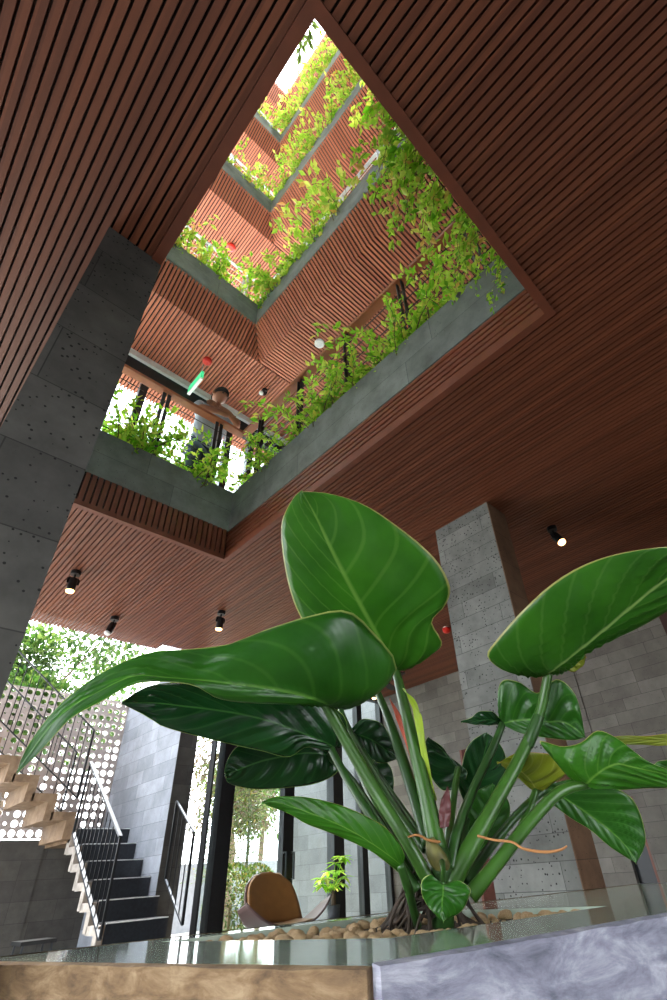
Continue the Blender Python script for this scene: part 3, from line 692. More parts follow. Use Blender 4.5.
# ------------------------------------------------------------------ ceiling fittings
def spotlight(label, p, tilt, lit=True, zc=ZC):
    o = thing('spotlight', label, 'spotlight', (p[0], p[1], zc), 'black ceiling spotlights')
    MB().lathe((0, 0, -.035), [(.0, 0), (.04, 0), (.04, .035), (0, .035)], 18).build('mount', M['black'], o)
    MB().tube([(0, 0, -.03), (0, 0, -.07)], .008).build('stem', M['black'], o)
    ax = V(tilt).normalized(); c = V((0, 0, -.075))
    y = MB(); sd = ax.cross(V((0, 0, 1))); sd = sd.normalized() if sd.length > .01 else V((1, 0, 0))
    y.beam(c + sd * .04, c + sd * .04 + ax * .05, .006, .02); y.beam(c - sd * .04, c - sd * .04 + ax * .05, .006, .02); y.beam(c - sd * .04, c + sd * .04, .006, .02); y.build('yoke', M['black'], o)
    MB().lathe(c + ax * .0, [(.0, 0), (.03, .0), (.034, .02), (.034, .115), (.03, .115), (.026, .1), (0, .1)], 20, ax).build('housing', M['black'], o)
    MB().lathe(c + ax * .1, [(0, 0), (.028, 0), (.034, .014), (.03, .03), (0, .04)], 16, ax).build('bulb', M['bulb'] if lit else M['white'], o)
    if lit:
        l = bpy.data.lights.new('spot', 'SPOT'); l.energy = 14; l.color = (1, .75, .45); l.spot_size = 1.7; l.spot_blend = .6; l.shadow_soft_size = .03
        lo = bpy.data.objects.new('spot_lamp', l); C.objects.link(lo); lo.parent = o; lo.location = c + ax * .14
        lo.rotation_mode = 'QUATERNION'; lo.rotation_quaternion = (-ax).to_track_quat('Z', 'Y')
    return o
spotlight('lit spotlight on the left of the batten ceiling beside the dark column', (.885, 4.4, 0), (0, 0, -1))
spotlight('lit spotlight in the middle of the lower batten ceiling', (2.28, 4.33, 0), (.0, .1, -1))
spotlight('unlit black spotlight near the open edge of the ceiling', (1.5, 5.1, 0), (-.3, -.1, -1), False)
spotlight('lit spotlight on the right, beyond the stone column', (3.62, 1.24, 0), (-.1, -.35, -.8))
spotlight('small lit spotlight low over the far wall, seen between the plant stalks', (5.35, 5.15, 0), (0, 0, -1))
spotlight('black spotlight on the ceiling of the first balcony, right of the person', (2.33, 4.0, 0), (-.5, -.3, -.6), False, ZC + ST)
o = thing('ceiling_speaker', 'round white ceiling disc above the first balcony', 'speaker', (2.42, 2.91, ZC + ST))
MB().lathe((0, 0, -.03), [(0, 0), (.05, 0), (.065, .01), (.065, .03), (0, .03)], 28).build('body', M['white'], o)
MB().lathe((0, 0, -.034), [(0, 0), (.035, 0), (.035, .004), (0, .004)], 24).build('grille', M['white_metal'], o)
def bell(label, p, r=.05):
    o = thing('fire_alarm', label, 'alarm', p, 'red fire alarms under the ceilings')
    MB().lathe((0, 0, -.07), [(0, 0), (r * .6, .004), (r * .95, .02), (r, .045), (r, .055), (0, .055)], 24).build('dome', M['red'], o)
    MB().lathe((0, 0, -.015), [(0, 0), (r * .8, 0), (r * .8, .015), (0, .015)], 20).build('base', M['white'], o)
bell('red round alarm on the first balcony ceiling above the green sign', (1.5, 4.09, ZC + ST), .06)
bell('red round alarm on the second balcony ceiling', (1.53, 4.2, ZC + 2 * ST), .075)
bell('small red alarm on the ceiling left of the stone column', (4.55, 3.12, ZC), .05)
o = thing('exit_sign', 'thin green and white lit sign hanging below the red alarm', 'sign', (1.5, 4.2, 5.5))
m = MB(); m.box((-.018, -.05, -.16), (.018, .29, -.03)); m.build('panel', M['green_sign'], o)
m = MB(); m.box((-.0185, -.051, -.185), (.0185, .291, -.16)); m.build('light_end', M['white'], o)
MB().tube([(0, 0, .15), (0, 0, -.04)], .006).build('stem', M['white_metal'], o)
o = thing('ceiling_fan', 'dark ceiling fan blade seen between the plant stalks', 'fan', (5.1, 4.7, ZC))
MB().lathe((0, 0, -.16), [(0, 0), (.06, .01), (.07, .05), (.03, .08), (.012, .09), (.012, .16), (0, .16)], 20).build('motor', M['black'], o)
for a in range(3):
    t = a * 2 * PI / 3 + .4; d = V((math.cos(t), math.sin(t), 0)); s = V((-d.y, d.x, 0)); m = MB(); z = V((0, 0, -.12))
    pr = [(.05, .02), (.12, .05), (.3, .06), (.42, .045), (.46, 0)]
    up = [tuple(z + d * a_ + s * b_) for a_, b_ in pr] + [tuple(z + d * a_ - s * b_) for a_, b_ in pr[::-1][1:]]
    m.add(up + [(x, y, q + .008) for x, y, q in up], [tuple(range(9))[::-1], tuple(range(9, 18))] + [(i, (i + 1) % 9, 9 + (i + 1) % 9, 9 + i) for i in range(9)])
    m.build('blade', M['black'], o)

# ------------------------------------------------------------------ person on the first balcony
def skin_mesh(name, nodes, edges, mat, parent, sub=2, root=0):
    me = bpy.data.meshes.new(name); me.from_pydata([n[0] for n in nodes], edges, []); me.update()
    o = bpy.data.objects.new(name, me); C.objects.link(o); o.parent = parent
    sk = o.modifiers.new('skin', 'SKIN'); sk.use_smooth_shade = True
    for i, n in enumerate(nodes):
        r = n[1]; me.skin_vertices[0].data[i].radius = r if isinstance(r, tuple) else (r, r); me.skin_vertices[0].data[i].use_root = (i == root)
    s = o.modifiers.new('sub', 'SUBSURF'); s.levels = sub; s.render_levels = sub
    me.materials.append(mat); return o
# local frame: +y away from the well (behind the person), stands facing -y
PX, PY, PZ = 1.60, 3.86, 3.05
pe = thing('person', 'person in a grey t-shirt leaning with folded arms on the wooden balcony rail', 'person', (PX, PY, PZ))
nodes = [((0, .06, .93), (.145, .1)), ((0, .03, 1.12), (.14, .095)), ((0, -.02, 1.3), (.16, .1)), ((0, -.05, 1.40), (.13, .09)), ((0, -.07, 1.47), (.055, .055)), ((0, -.10, 1.53), (.052, .055)),
         ((-.17, -.05, 1.38), .055), ((-.23, -.14, 1.2), .045), ((-.22, -.24, 1.17), .042), ((-.05, -.29, 1.19), .034), ((.07, -.29, 1.2), .028),
         ((.17, -.05, 1.38), .055), ((.23, -.15, 1.2), .045), ((.2, -.26, 1.19), .042), ((.04, -.31, 1.23), .034), ((-.07, -.31, 1.235), .028),
         ((-.09, .07, .85), .085), ((-.1, .06, .48), .058), ((-.1, .1, .1), .042), ((-.1, .02, .04), .035), ((-.1, -.1, .03), .03),
         ((.09, .07, .85), .085), ((.1, .09, .48), .058), ((.1, .13, .1), .042), ((.1, .06, .04), .035), ((.1, -.06, .03), .03)]
edges = [(0, 1), (1, 2), (2, 3), (3, 4), (4, 5), (3, 6), (6, 7), (7, 8), (8, 9), (9, 10), (3, 11), (11, 12), (12, 13), (13, 14), (14, 15), (0, 16), (16, 17), (17, 18), (18, 19), (19, 20), (0, 21), (21, 22), (22, 23), (23, 24), (24, 25)]
skin_mesh('body', nodes, edges, M['skin'], pe)
# head: shaped sphere with face
m = MB(); NU, NVv = 24, 18; hc = V((0, -.13, 1.62)); o0 = 0
for i in range(NVv + 1):
    ph = PI * i / NVv
    for j in range(NU):
        th = 2 * PI * j / NU; x = math.sin(ph) * math.cos(th); y = math.sin(ph) * math.sin(th); z = math.cos(ph)
        w_ = .078 * (1 - .18 * max(0, -z) ** 1.5); dpt = .098; px, py, pz = x * w_, y * dpt * (1 - .12 * max(0, -z)), z * .118
        fx_, fz_ = px, pz
        if y < 0:
            py -= .022 * math.exp(-(fx_ / .014) ** 2 - ((fz_ + .018) / .024) ** 2)       # nose
            py += .010 * (math.exp(-((fx_ - .03) / .016) ** 2 - ((fz_ - .01) / .014) ** 2) + math.exp(-((fx_ + .03) / .016) ** 2 - ((fz_ - .01) / .014) ** 2))
            py -= .006 * math.exp(-(fx_ / .026) ** 2 - ((fz_ + .056) / .01) ** 2)        # lips
            py -= .008 * math.exp(-(fx_ / .03) ** 2 - ((fz_ + .1) / .02) ** 2)
        m.v.append((px, py, pz))
for i in range(NVv):
    for j in range(NU): m.f.append((i * NU + j, (i + 1) * NU + j, (i + 1) * NU + (j + 1) % NU, i * NU + (j + 1) % NU))
for sx in (-1, 1):
    o1 = len(m.v); m.lathe((sx * .078, .005, -.005), [(.0, 0), (.022, .0), (.026, .008), (.014, .012), (0, .008)], 12, (sx, -.4, 0))
he = m.build('head', M['skin'], pe, True, hc); he.rotation_euler = (.32, 0, .25)
e = MB()
for sx in (-1, 1): e.lathe((sx * .03, -.082, .01), [(0, 0), (.012, .001), (.009, .006), (0, .008)], 10, (0, -1, 0))
e.build('eyes', M['hair'], he, True)
m = MB()
for i in range(11):
    ph = PI * .58 * i / 10
    for j in range(NU):
        th = 2 * PI * j / NU; back = (1 + math.sin(th)) / 2; pq = ph * (.78 + .26 * back); rr = 1.10
        m.v.append((math.sin(pq) * math.cos(th) * .078 * rr, math.sin(pq) * math.sin(th) * .1 * rr, math.cos(pq) * .118 * rr))
for i in range(10):
    for j in range(NU): m.f.append((i * NU + j, (i + 1) * NU + j, (i + 1) * NU + (j + 1) % NU, i * NU + (j + 1) % NU))
m.build('hair', M['hair'], he, True)
# clothes
sh = [((0, .065, .8), (.185, .15)), ((0, .03, 1.1), (.178, .14)), ((0, -.02, 1.3), (.2, .15)), ((0, -.05, 1.43), (.15, .12)), ((-.18, -.05, 1.385), .076), ((-.235, -.13, 1.24), .066), ((.18, -.05, 1.385), .076), ((.235, -.13, 1.24), .066)]
skin_mesh('t_shirt', sh, [(0, 1), (1, 2), (2, 3), (3, 4), (4, 5), (3, 6), (6, 7)], M['shirt'], pe)
tr_ = [((0, .065, .93), (.16, .12)), ((-.09, .07, .82), .1), ((-.1, .06, .48), .078), ((-.1, .1, .12), .062), ((.09, .07, .82), .1), ((.1, .09, .48), .078), ((.1, .13, .12), .062)]
skin_mesh('trousers', tr_, [(0, 1), (1, 2), (2, 3), (0, 4), (4, 5), (5, 6)], M['trousers'], pe)
for sx in (-1, 1):              # hands lying on the rail: palm, four fingers, thumb
    px = .09 * -sx * -1; base = V((-.09 * sx, -.29 if sx < 0 else -.31, 1.2 if sx < 0 else 1.235)); dr = V((-sx, 0, 0)) * -1
    dr = V((1, 0, 0)) if sx < 0 else V((-1, 0, 0)); base = V((.07, -.29, 1.2)) if sx < 0 else V((-.07, -.31, 1.235))
    nn = [(tuple(base), (.028, .018)), (tuple(base + dr * .05), (.036, .014))]; ee = [(0, 1)]
    for fi, (off, ln) in enumerate(((-.03, .06), (-.01, .07), (.01, .066), (.028, .052))):
        a = base + dr * .075 + V((0, off, 0)); nn += [(tuple(a), .0085), (tuple(a + dr * ln * .5 + V((0, 0, -.006))), .008), (tuple(a + dr * ln + V((0, 0, -.022))), .007)]
        k = 2 + fi * 3; ee += [(1, k), (k, k + 1), (k + 1, k + 2)]
    k = len(nn); nn += [(tuple(base + dr * .02 + V((0, -.035, 0))), .01), (tuple(base + dr * .06 + V((0, -.055, -.008))), .008)]; ee += [(0, k), (k, k + 1)]
    skin_mesh('hand', nn, ee, M['skin'], pe, 1)

# ------------------------------------------------------------------ chair, side table, potted plant by the glass
ch = thing('lounge_chair', 'low lounge chair with brown padded back and curved dark wooden arms by the glass', 'chair', (3.50, 4.72, FL), rot=-.05)
def surf(fn, nu, nv, th):
    m = MB(); P = [[V(fn(i / nu, j / nv)) for j in range(nv + 1)] for i in range(nu + 1)]
    nr = []
    for i in range(nu + 1):
        for j in range(nv + 1):
            a = P[min(i + 1, nu)][j] - P[max(i - 1, 0)][j]; b = P[i][min(j + 1, nv)] - P[i][max(j - 1, 0)]; n = a.cross(b); nr.append(n.normalized() if n.length > 1e-9 else V((0, 0, 1)))
    flat = [p for row in P for p in row]
    m.v = [tuple(p + n * th / 2) for p, n in zip(flat, nr)] + [tuple(p - n * th / 2) for p, n in zip(flat, nr)]
    K = len(flat); w_ = nv + 1
    for i in range(nu):
        for j in range(nv):
            a = i * w_ + j; m.f.append((a, a + w_, a + w_ + 1, a + 1)); m.f.append((K + a, K + a + 1, K + a + w_ + 1, K + a + w_))
    for i in range(nu):
        a = i * w_; m.f.append((a, K + a, K + a + w_, a + w_)); a += nv; m.f.append((a, a + w_, K + a + w_, K + a))
    for j in range(nv):
        a = j; m.f.append((a, a + 1, K + a + 1, K + a)); a = nu * w_ + j; m.f.append((a, K + a, K + a + 1, a + 1))
    return m
def wing(u, v):                 # saddle-shaped seat with swept-up arms
    s = 2 * u - 1; wd = .40 * (1 - .62 * abs(s) ** 2.5); y = (v - .5) * wd - .05 * abs(s) ** 2
    return (s * .47, y, .40 + .17 * abs(s) ** 2.6 - .04 * (1 - abs(s)) + .05 * (.5 - v))
surf(wing, 28, 10, .014).build('seat_shell', M['shell'], ch, True)
def backf(off, sc_):
    def f(u, v):
        s = 2 * u - 1; w_ = .29 * (1 - .34 * v ** 3) * (1 - .0 * v) * sc_; t = v * .40
        x = s * w_ * (1 if v < .7 else math.sqrt(max(0, 1 - ((v - .7) / .3) ** 2 * .5)))
        return (x, .16 + off + .2 * v - .05 * (s * s), .42 + t - .05 * max(0, v - .6) * s * s)
    return f
surf(backf(.014, 1.05), 16, 16, .014).build('back_shell', M['shell'], ch, True)
surf(backf(-.012, .97), 16, 16, .03).build('back_pad', M['leather'], ch, True)
surf(lambda u, v: ((2 * u - 1) * .22, (v - .5) * .32 - .01, .388 + .012 + .02 * abs(2 * u - 1) ** 2), 12, 8, .03).build('seat_pad', M['leather'], ch, True)
for p in ((-.3, -.2), (.3, -.2), (0, .32)):
    MB().tube([V((p[0] * .3, p[1] * .4, .35)), V((p[0] * .8, p[1] * .85, .3)), V((p[0], p[1], 0))], [.022, .022, .014], 8).build('leg', M['shell'], ch, True)
tb = thing('side_table', 'low dark side table under the small potted plant', 'table', (4.45, 5.1, FL - .0))
MB().lathe((0, 0, .3), [(0, 0), (.2, 0), (.2, .02), (0, .02)], 28).build('table_top', M['black'], tb)
MB().tube([(0, 0, .02), (0, 0, .3)], .018).build('pedestal', M['black'], tb); MB().lathe((0, 0, 0), [(0, 0), (.14, 0), (.14, .015), (0, .02)], 24).build('base', M['black'], tb)
pp = thing('potted_plant', 'small bright green plant in a grey pot standing on the side table', 'plant', (4.45, 5.1, FL + .32))
MB().lathe((0, 0, 0), [(.055, 0), (.075, .17), (.068, .17), (.066, .15), (0, .15)], 24).build('pot', M['pot'], pp, True)
m = MB(); m.tube([(0, 0, .14), (.005, 0, .25), (0, .01, .3)], [.028, .024, .015], 8); m.build('trunk', M['bark'], pp, True)
f = MB(); r = random.Random(9)
for q in range(12):
    t = q * 2.4; c = V((math.cos(t) * .12, math.sin(t) * .12, .36 + .06 * (q % 3) + (.13 if q in (2, 5, 7) else 0))); f.tube([V((0, .01, .28)), c], .003, 4)
    for w_ in range(7):
        a = w_ * PI * 2 / 7; d = (V((math.cos(a), math.sin(a), .1)) + V((math.cos(t), math.sin(t), 0)) * .4).normalized(); d.z -= r.uniform(.1, 1.0); leafquad(f, c, d.normalized(), V((0, 0, 1)), .14, .055)
f.build('foliage', M['bush'], pp)

# ------------------------------------------------------------------ the planter
OL, ON, OR, OF = (.364, 1.667), (.610, .622), (2.55, .16), (2.62, 1.03)
HL, HN, HR, HF = (.718, 1.459), (.877, .842), (1.518, .690), (1.455, 1.255)
ZP = -.1
pl = thing('planter', 'large stone planter with polished marble coping in the foreground', 'planter', (1.2, 1.0, FL))
def loc(p, z): return (p[0] - 1.2, p[1] - 1.0, z - FL)
m = MB(); O = [OL, ON, OR, OF]; H = [HL, HN, HR, HF]; tk = .03
m.v = [loc(p, ZP) for p in O] + [loc(p, ZP) for p in H] + [loc(p, ZP - tk) for p in O] + [loc(p, ZP - tk) for p in H]
for i in range(4):
    j = (i + 1) % 4; m.f += [(i, j, 4 + j, 4 + i), (8 + i, 12 + i, 12 + j, 8 + j), (4 + i, 4 + j, 12 + j, 12 + i)]
    m.f.append((i, 8 + i, 8 + j, j))
cp = m.build('coping', M['coping'], pl)
def side(name, a, b, mat, th=.014, zt_=ZP + .001, inset=0):
    a = V((a[0], a[1], 0)); b = V((b[0], b[1], 0)); d = (b - a).normalized(); n = V((d.y, -d.x, 0)); m = MB()
    q = [a + n * th, b + n * th, b, a]
    # worn irregular top edge
    K = 60; r = random.Random(7); vs = []; fs = []
    for i in range(K + 1):
        p = a.lerp(b, i / K); e = noise.noise(V((p.x * 14, p.y * 14, 0))) * .003; e2 = noise.noise(V((p.x * 30, p.y * 30, 5))) * .002
        for (w_, z) in ((0, zt_ + .0), (th + e2, zt_ - .003 + e), (th + e2 * 2, zt_ - .05), (th, FL), (0, FL)):
            c = p + n * w_; vs.append((c.x - 1.2, c.y - 1.0, z - FL))
    for i in range(K):
        for k in range(4): fs.append((i * 5 + k, i * 5 + k + 1, (i + 1) * 5 + k + 1, (i + 1) * 5 + k))
    m.add(vs, fs); m.f.append((0, 1, 2, 3, 4)); e = K * 5; m.f.append((e + 4, e + 3, e + 2, e + 1, e)); return m.build(name, mat, pl)
o = side('stone_side', OL, ON, M['side_warm']); o['label'] = 'brown rough side'
o = side('stone_side', ON, OR, M['side_cool'], .02, ZP + .004); o['label'] = 'grey rough side with pale worn edge'
side('stone_side', OR, OF, M['side_cool']); side('stone_side', OF, OL, M['side_warm'])
m = MB(); ins = lambda p: loc((p[0] + (p[0] - 1.14) * .03, p[1] + (p[1] - 1.06) * .03), 0)[:2]
m.prism([ins(p) for p in H], -.5 - FL, ZP - .02 - FL)
m.build('soil', M['soil'], pl)
# pebbles: every stone is a thing
def in_poly(x, y, P, mg=.0):
    for i in range(4):
        a = P[i]; b = P[(i + 1) % 4]; ex, ey = b[0] - a[0], b[1] - a[1]; L_ = math.hypot(ex, ey)
        if (ex * (y - a[1]) - ey * (x - a[0])) / L_ < mg: return False
    return True
def pebble_mesh(seed):
    m = MB(); r = random.Random(seed); n1_, n2_ = 7, 10; off = V((r.uniform(0, 50),) * 3)
    for i in range(n1_ + 1):
        ph = PI * i / n1_
        for j in range(n2_):
            th = 2 * PI * j / n2_; p = V((math.sin(ph) * math.cos(th), math.sin(ph) * math.sin(th), math.cos(ph)))
            k = 1 + .28 * noise.noise(p * 1.3 + off); m.v.append((p.x * k, p.y * k * .8, p.z * k * .62))
    for i in range(n1_):
        for j in range(n2_): m.f.append((i * n2_ + j, (i + 1) * n2_ + j, (i + 1) * n2_ + (j + 1) % n2_, i * n2_ + (j + 1) % n2_))
    return m
protos = [pebble_mesh(i).build('pebble', M['pebble'], None, True) for i in range(6)]
rp = random.Random(5); cnt = 0; spots = []; tries = 0
while cnt < 150 and tries < 9000:
    tries += 1
    x = rp.uniform(.7, 1.52); y = rp.uniform(.66, 1.47)
    if not in_poly(x, y, H, .022): continue
    near_plant = math.hypot(x - 1.22, y - 1.0)
    if near_plant < .1: continue
    s = rp.uniform(.013, .024) if near_plant > .2 else rp.uniform(.009, .016)
    if any((x - a) ** 2 + (y - b) ** 2 < ((s + c_) * .82) ** 2 for a, b, c_ in spots): continue
    spots.append((x, y, s)); o = protos[cnt] if cnt < 6 else protos[cnt % 6].copy()
    if cnt >= 6: C.objects.link(o)
    o.location = (x, y, ZP - .022 + s * .38); o.scale = (s, s, s); o.rotation_euler = (rp.uniform(-.3, .3), rp.uniform(-.3, .3), rp.uniform(0, 6.3))
    tag(o, 'rounded tan pebble on the soil of the planter, among many alike', 'pebble', 'pebbles on the planter soil'); cnt += 1

# ------------------------------------------------------------------ the big plant
BASE = V((1.25, 1.02, -.12))
plant = thing('philodendron', 'large green philodendron with broad glossy leaves growing in the stone planter', 'plant', tuple(BASE))
def big_leaf(rows, mat, camber=.06, corr=.006, nv=9, wave=.004, label=None, nR=34, nC=9):
    # rows: base to tip, each ((left edge), (midrib), (right edge)) as (px, py, depth)
    Lp = [at(*r[0]) for r in rows]; Mp = [at(*r[1]) for r in rows]; Rp = [at(*r[2]) for r in rows]
    vs = []; uvs = []
    for i in range(nR + 1):
        t = i / nR; l, m_, r_ = crom(Lp, t), crom(Mp, t), crom(Rp, t); t2 = min(1, t + .02); t1 = max(0, t - .02)
        ax = crom(Mp, t2) - crom(Mp, t1); ac = r_ - l
        n = ax.cross(ac); n = n.normalized() if n.length > 1e-8 else V((0, 0, 1))
        if n.z > 0: n = -n
        for j in range(-nC, nC + 1):
            s = abs(j) / nC; e = l if j < 0 else r_; w_ = (e - m_).length; p = m_.lerp(e, s)
            p = p + n * (camber * w_ * math.sin(PI * s) + corr * math.sin(2 * PI * nv * (t - .27 * s)) * math.sin(PI * min(1, s * 1.1)) * min(1, w_ / .06) + wave * s * s * math.sin(t * 17 + (1 if j < 0 else 3)))
            vs.append(tuple(p - BASE)); uvs.append(((j / nC + 1) / 2, t))
    W = 2 * nC + 1; fs = [(i * W + j, i * W + j + 1, (i + 1) * W + j + 1, (i + 1) * W + j) for i in range(nR) for j in range(W - 1)]
    me = bpy.data.meshes.new('leaf'); me.from_pydata(vs, [], fs); me.update(); uv = me.uv_layers.new(name='UVMap')
    for lp in me.loops: uv.data[lp.index].uv = uvs[lp.vertex_index]
    me.polygons.foreach_set('use_smooth', [True] * len(me.polygons)); me.materials.append(M[mat])
    o = bpy.data.objects.new('leaf', me); C.objects.link(o); o.parent = plant
    so = o.modifiers.new('thick', 'SOLIDIFY'); so.thickness = .0016; so.offset = 0
    if label: o['label'] = label
    return o
def LF(spec, d0, d1, dl, dr, mat, **kw):
    # spec rows: Lx,Ly, Mx,My, Rx,Ry ; depth runs d0 (base) to d1 (tip); edges offset by dl, dr
    n = len(spec) - 1; rows = []
    for i, s in enumerate(spec):
        t = i / n; d = d0 + (d1 - d0) * t; e = math.sin(PI * min(1, t * .9 + .1)) if t < 1 else 0
        if len(s) == 2: rows.append(((s[0], s[1], d),) * 3)
        else: rows.append(((s[0], s[1], d + dl * e), (s[2], s[3], d), (s[4], s[5], d + dr * e)))
    return big_leaf(rows, mat, **kw)
def stalk(parent, pts, mat='petiole', name='petiole', n=10):
    # pts: (px, py, depth, width in px)
    P = [at(p[0], p[1], p[2]) for p in pts]; R = [p[3] * p[2] / F / 2 for p in pts]; K = max(12, 5 * len(pts)); Q = []; RR = []
    for i in range(K + 1):
        t = i / K; Q.append(crom(P, t) - BASE); f = t * (len(R) - 1); a = int(min(f, len(R) - 1.001)); RR.append(R[a] + (R[a + 1] - R[a]) * (f - a))
    return MB().tube(Q, RR, n).build(name, M[mat], parent, True)

# 1 the tall upright leaf
l1 = LF([(385, 673, 396, 670, 408, 668), (352, 670, 396, 670, 434, 654), (318, 647, 393, 664, 442, 642), (299, 614, 382, 643, 432, 621), (290, 588, 369, 620, 445, 606), (284, 562, 356, 597, 450, 588),
         (281, 540, 342, 571, 438, 562), (282, 522, 329, 545, 412, 537), (288, 507, 317, 519, 368, 507), (295, 496, 308, 502, 330, 494), (302, 491)], 1.60, 1.44, .03, -.04, 'leafA', nv=8, label='tall bright leaf at the top')
stalk(l1, [(396, 670, 1.60, 8), (404, 705, 1.53, 11), (415, 750, 1.45, 13), (427, 800, 1.36, 16), (437, 850, 1.28, 22)])
# 2 the long leaf reaching far left
l2 = LF([(345, 704, 327, 705, 322, 705), (376, 694, 327, 705, 314, 704), (397, 666, 326, 704, 304, 702), (374, 633, 318, 701, 288, 703), (348, 611, 298, 695, 268, 703), (312, 615, 270, 689, 240, 702),
         (268, 629, 238, 685, 217, 698), (226, 645, 204, 681, 196, 686), (188, 650, 167, 678, 165, 681), (150, 652, 134, 676, 132, 684), (108, 668, 98, 692, 99, 703), (66, 698, 64, 712, 72, 719), (34, 738, 38, 742, 44, 748), (17, 772)],
        1.42, .98, .06, -.03, 'leafB', nv=10, camber=.12, label='long leaf with its tip hanging far left')
stalk(l2, [(326, 704, 1.42, 11), (342, 733, 1.40, 12), (372, 785, 1.34, 13), (405, 838, 1.26, 13), (428, 880, 1.22, 14)])
# 3 dark leaf under it
l3 = LF([(346, 742, 336, 749, 338, 753), (344, 716, 328, 744, 328, 752), (320, 702, 304, 734, 306, 747), (290, 694, 278, 724, 288, 757), (252, 687, 250, 716, 262, 751), (215, 684, 216, 710, 234, 745),
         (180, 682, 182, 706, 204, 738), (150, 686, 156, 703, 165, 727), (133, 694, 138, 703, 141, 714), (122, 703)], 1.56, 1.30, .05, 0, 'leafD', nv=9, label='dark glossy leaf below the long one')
stalk(l3, [(330, 747, 1.55, 8), (345, 775, 1.48, 8), (368, 812, 1.38, 9), (398, 860, 1.28, 9), (418, 890, 1.24, 10)], 'petioleD')
# 4 round dark leaf
l4 = LF([(335, 752, 328, 755, 332, 758), (326, 738, 322, 754, 339, 766), (305, 731, 305, 753, 334, 775), (280, 731, 285, 756, 314, 784), (258, 737, 265, 760, 286, 788), (243, 743, 250, 765, 256, 789),
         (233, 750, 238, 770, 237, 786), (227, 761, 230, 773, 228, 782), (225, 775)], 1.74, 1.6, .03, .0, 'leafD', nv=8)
stalk(l4, [(328, 755, 1.74, 7), (350, 778, 1.6, 7), (385, 830, 1.4, 8), (415, 880, 1.27, 9)], 'petioleD')
# 5 narrow low leaf
l5 = LF([(404, 856, 402, 866, 398, 872), (399, 843, 391, 857, 387, 863), (386, 828, 374, 845, 371, 851), (366, 816, 355, 833, 350, 841), (345, 807, 333, 822, 328, 832), (320, 800, 310, 813, 305, 823),
         (297, 796, 290, 806, 288, 813), (276, 797, 274, 802, 272, 807), (262, 803)], 1.16, 1.04, .03, 0, 'leafA', nv=6, corr=.002, label='narrow low leaf pointing left')
stalk(l5, [(400, 864, 1.16, 9), (408, 888, 1.17, 9), (414, 912, 1.19, 8), (418, 926, 1.2, 8)], 'petioleD')
# 6 the great leaf on the right
l6 = LF([(536, 673, 549, 673, 558, 673), (506, 671, 549, 673, 572, 668), (488, 658, 551, 672, 583, 658), (496, 641, 562, 664, 588, 650), (520, 612, 585, 646, 611, 641), (552, 584, 608, 627, 640, 628),
         (590, 563, 635, 604, 668, 610), (630, 551, 665, 580, 694, 592), (672, 546, 695, 562, 716, 574), (710, 549, 724, 556, 735, 563), (750, 556)], 1.52, 1.42, -.04, .05, 'leafR', nv=11, corr=.010, label='great leaf reaching out to the right')
stalk(l6, [(548, 674, 1.52, 9), (540, 712, 1.49, 10), (523, 752, 1.44, 12), (497, 800, 1.36, 14), (468, 852, 1.28, 18), (450, 885, 1.24, 20)])
stalk(l6, [(539, 716, 1.485, 11.5), (532, 734, 1.462, 12), (527, 746, 1.45, 12)], 'petioleD', 'dark_sheath').name = 'sheath'  # darker sheath band round the petiole
# 7 wavy heart leaf
l7 = LF([(500, 714, 503, 723, 507, 727), (498, 690, 506, 723, 512, 730), (504, 680, 515, 721, 525, 734), (519, 682, 530, 720, 540, 737), (538, 693, 546, 722, 556, 739), (557, 679, 562, 722, 569, 740),
         (576, 696, 574, 728, 577, 740), (585, 737)], 1.62, 1.5, .03, -.03, 'leafB', nv=6, corr=.008)
stalk(l7, [(503, 723, 1.62, 7), (492, 750, 1.55, 8), (474, 788, 1.45, 9), (458, 830, 1.33, 11), (450, 870, 1.25, 12)], 'petioleD')
LF([(500, 719, 502, 722, 500, 725), (493, 712, 492, 720, 491, 725), (482, 711, 481, 720, 481, 725), (471, 717, 471, 722, 471, 724), (461, 722)], 1.63, 1.6, 0, 0, 'leafD', nv=3)
# 8 folded leaf on the right
l8 = LF([(575, 781, 586, 784, 593, 787), (556, 762, 586, 784, 602, 788), (539, 742, 589, 782, 612, 788), (561, 746, 596, 775, 625, 789), (581, 742, 606, 768, 642, 789), (597, 731, 618, 764, 657, 788),
         (615, 737, 636, 768, 670, 787), (634, 751, 656, 772, 682, 785), (655, 765, 676, 777, 692, 784), (708, 782)], 1.40, 1.28, .05, -.02, 'leafA', nv=7, corr=.009, label='folded leaf at the right edge')
stalk(l8, [(588, 784, 1.40, 9), (560, 792, 1.37, 11), (530, 822, 1.32, 12), (498, 862, 1.27, 13), (470, 896, 1.23, 16)])
# 9 small yellowing leaf
l9 = LF([(530, 788, 536, 790, 546, 789), (519, 779, 532, 783, 561, 778), (510, 771, 525, 775, 566, 765), (503, 767, 516, 768, 546, 753), (500, 762, 508, 764, 521, 753), (497, 763)], 1.5, 1.44, 0, .02, 'leafY', nv=5, label='small yellowing leaf')
stalk(l9, [(536, 790, 1.5, 7), (527, 815, 1.45, 8), (512, 845, 1.4, 9), (480, 880, 1.3, 9)])
# 10 leaf hanging at lower right
l10 = LF([(549, 784, 546, 787, 541, 790), (575, 779, 554, 792, 543, 797), (605, 784, 572, 803, 556, 807), (628, 795, 592, 817, 572, 819), (640, 812, 608, 829, 589, 829), (645, 835, 622, 842, 609, 846),
          (643, 850, 631, 853, 626, 857), (636, 863)], 1.52, 1.42, .0, .0, 'leafB', nv=8, corr=.006, label='leaf hanging down at the lower right')
stalk(l10, [(546, 788, 1.52, 7), (520, 812, 1.45, 8), (492, 845, 1.36, 9), (466, 882, 1.26, 9)], 'petioleD')
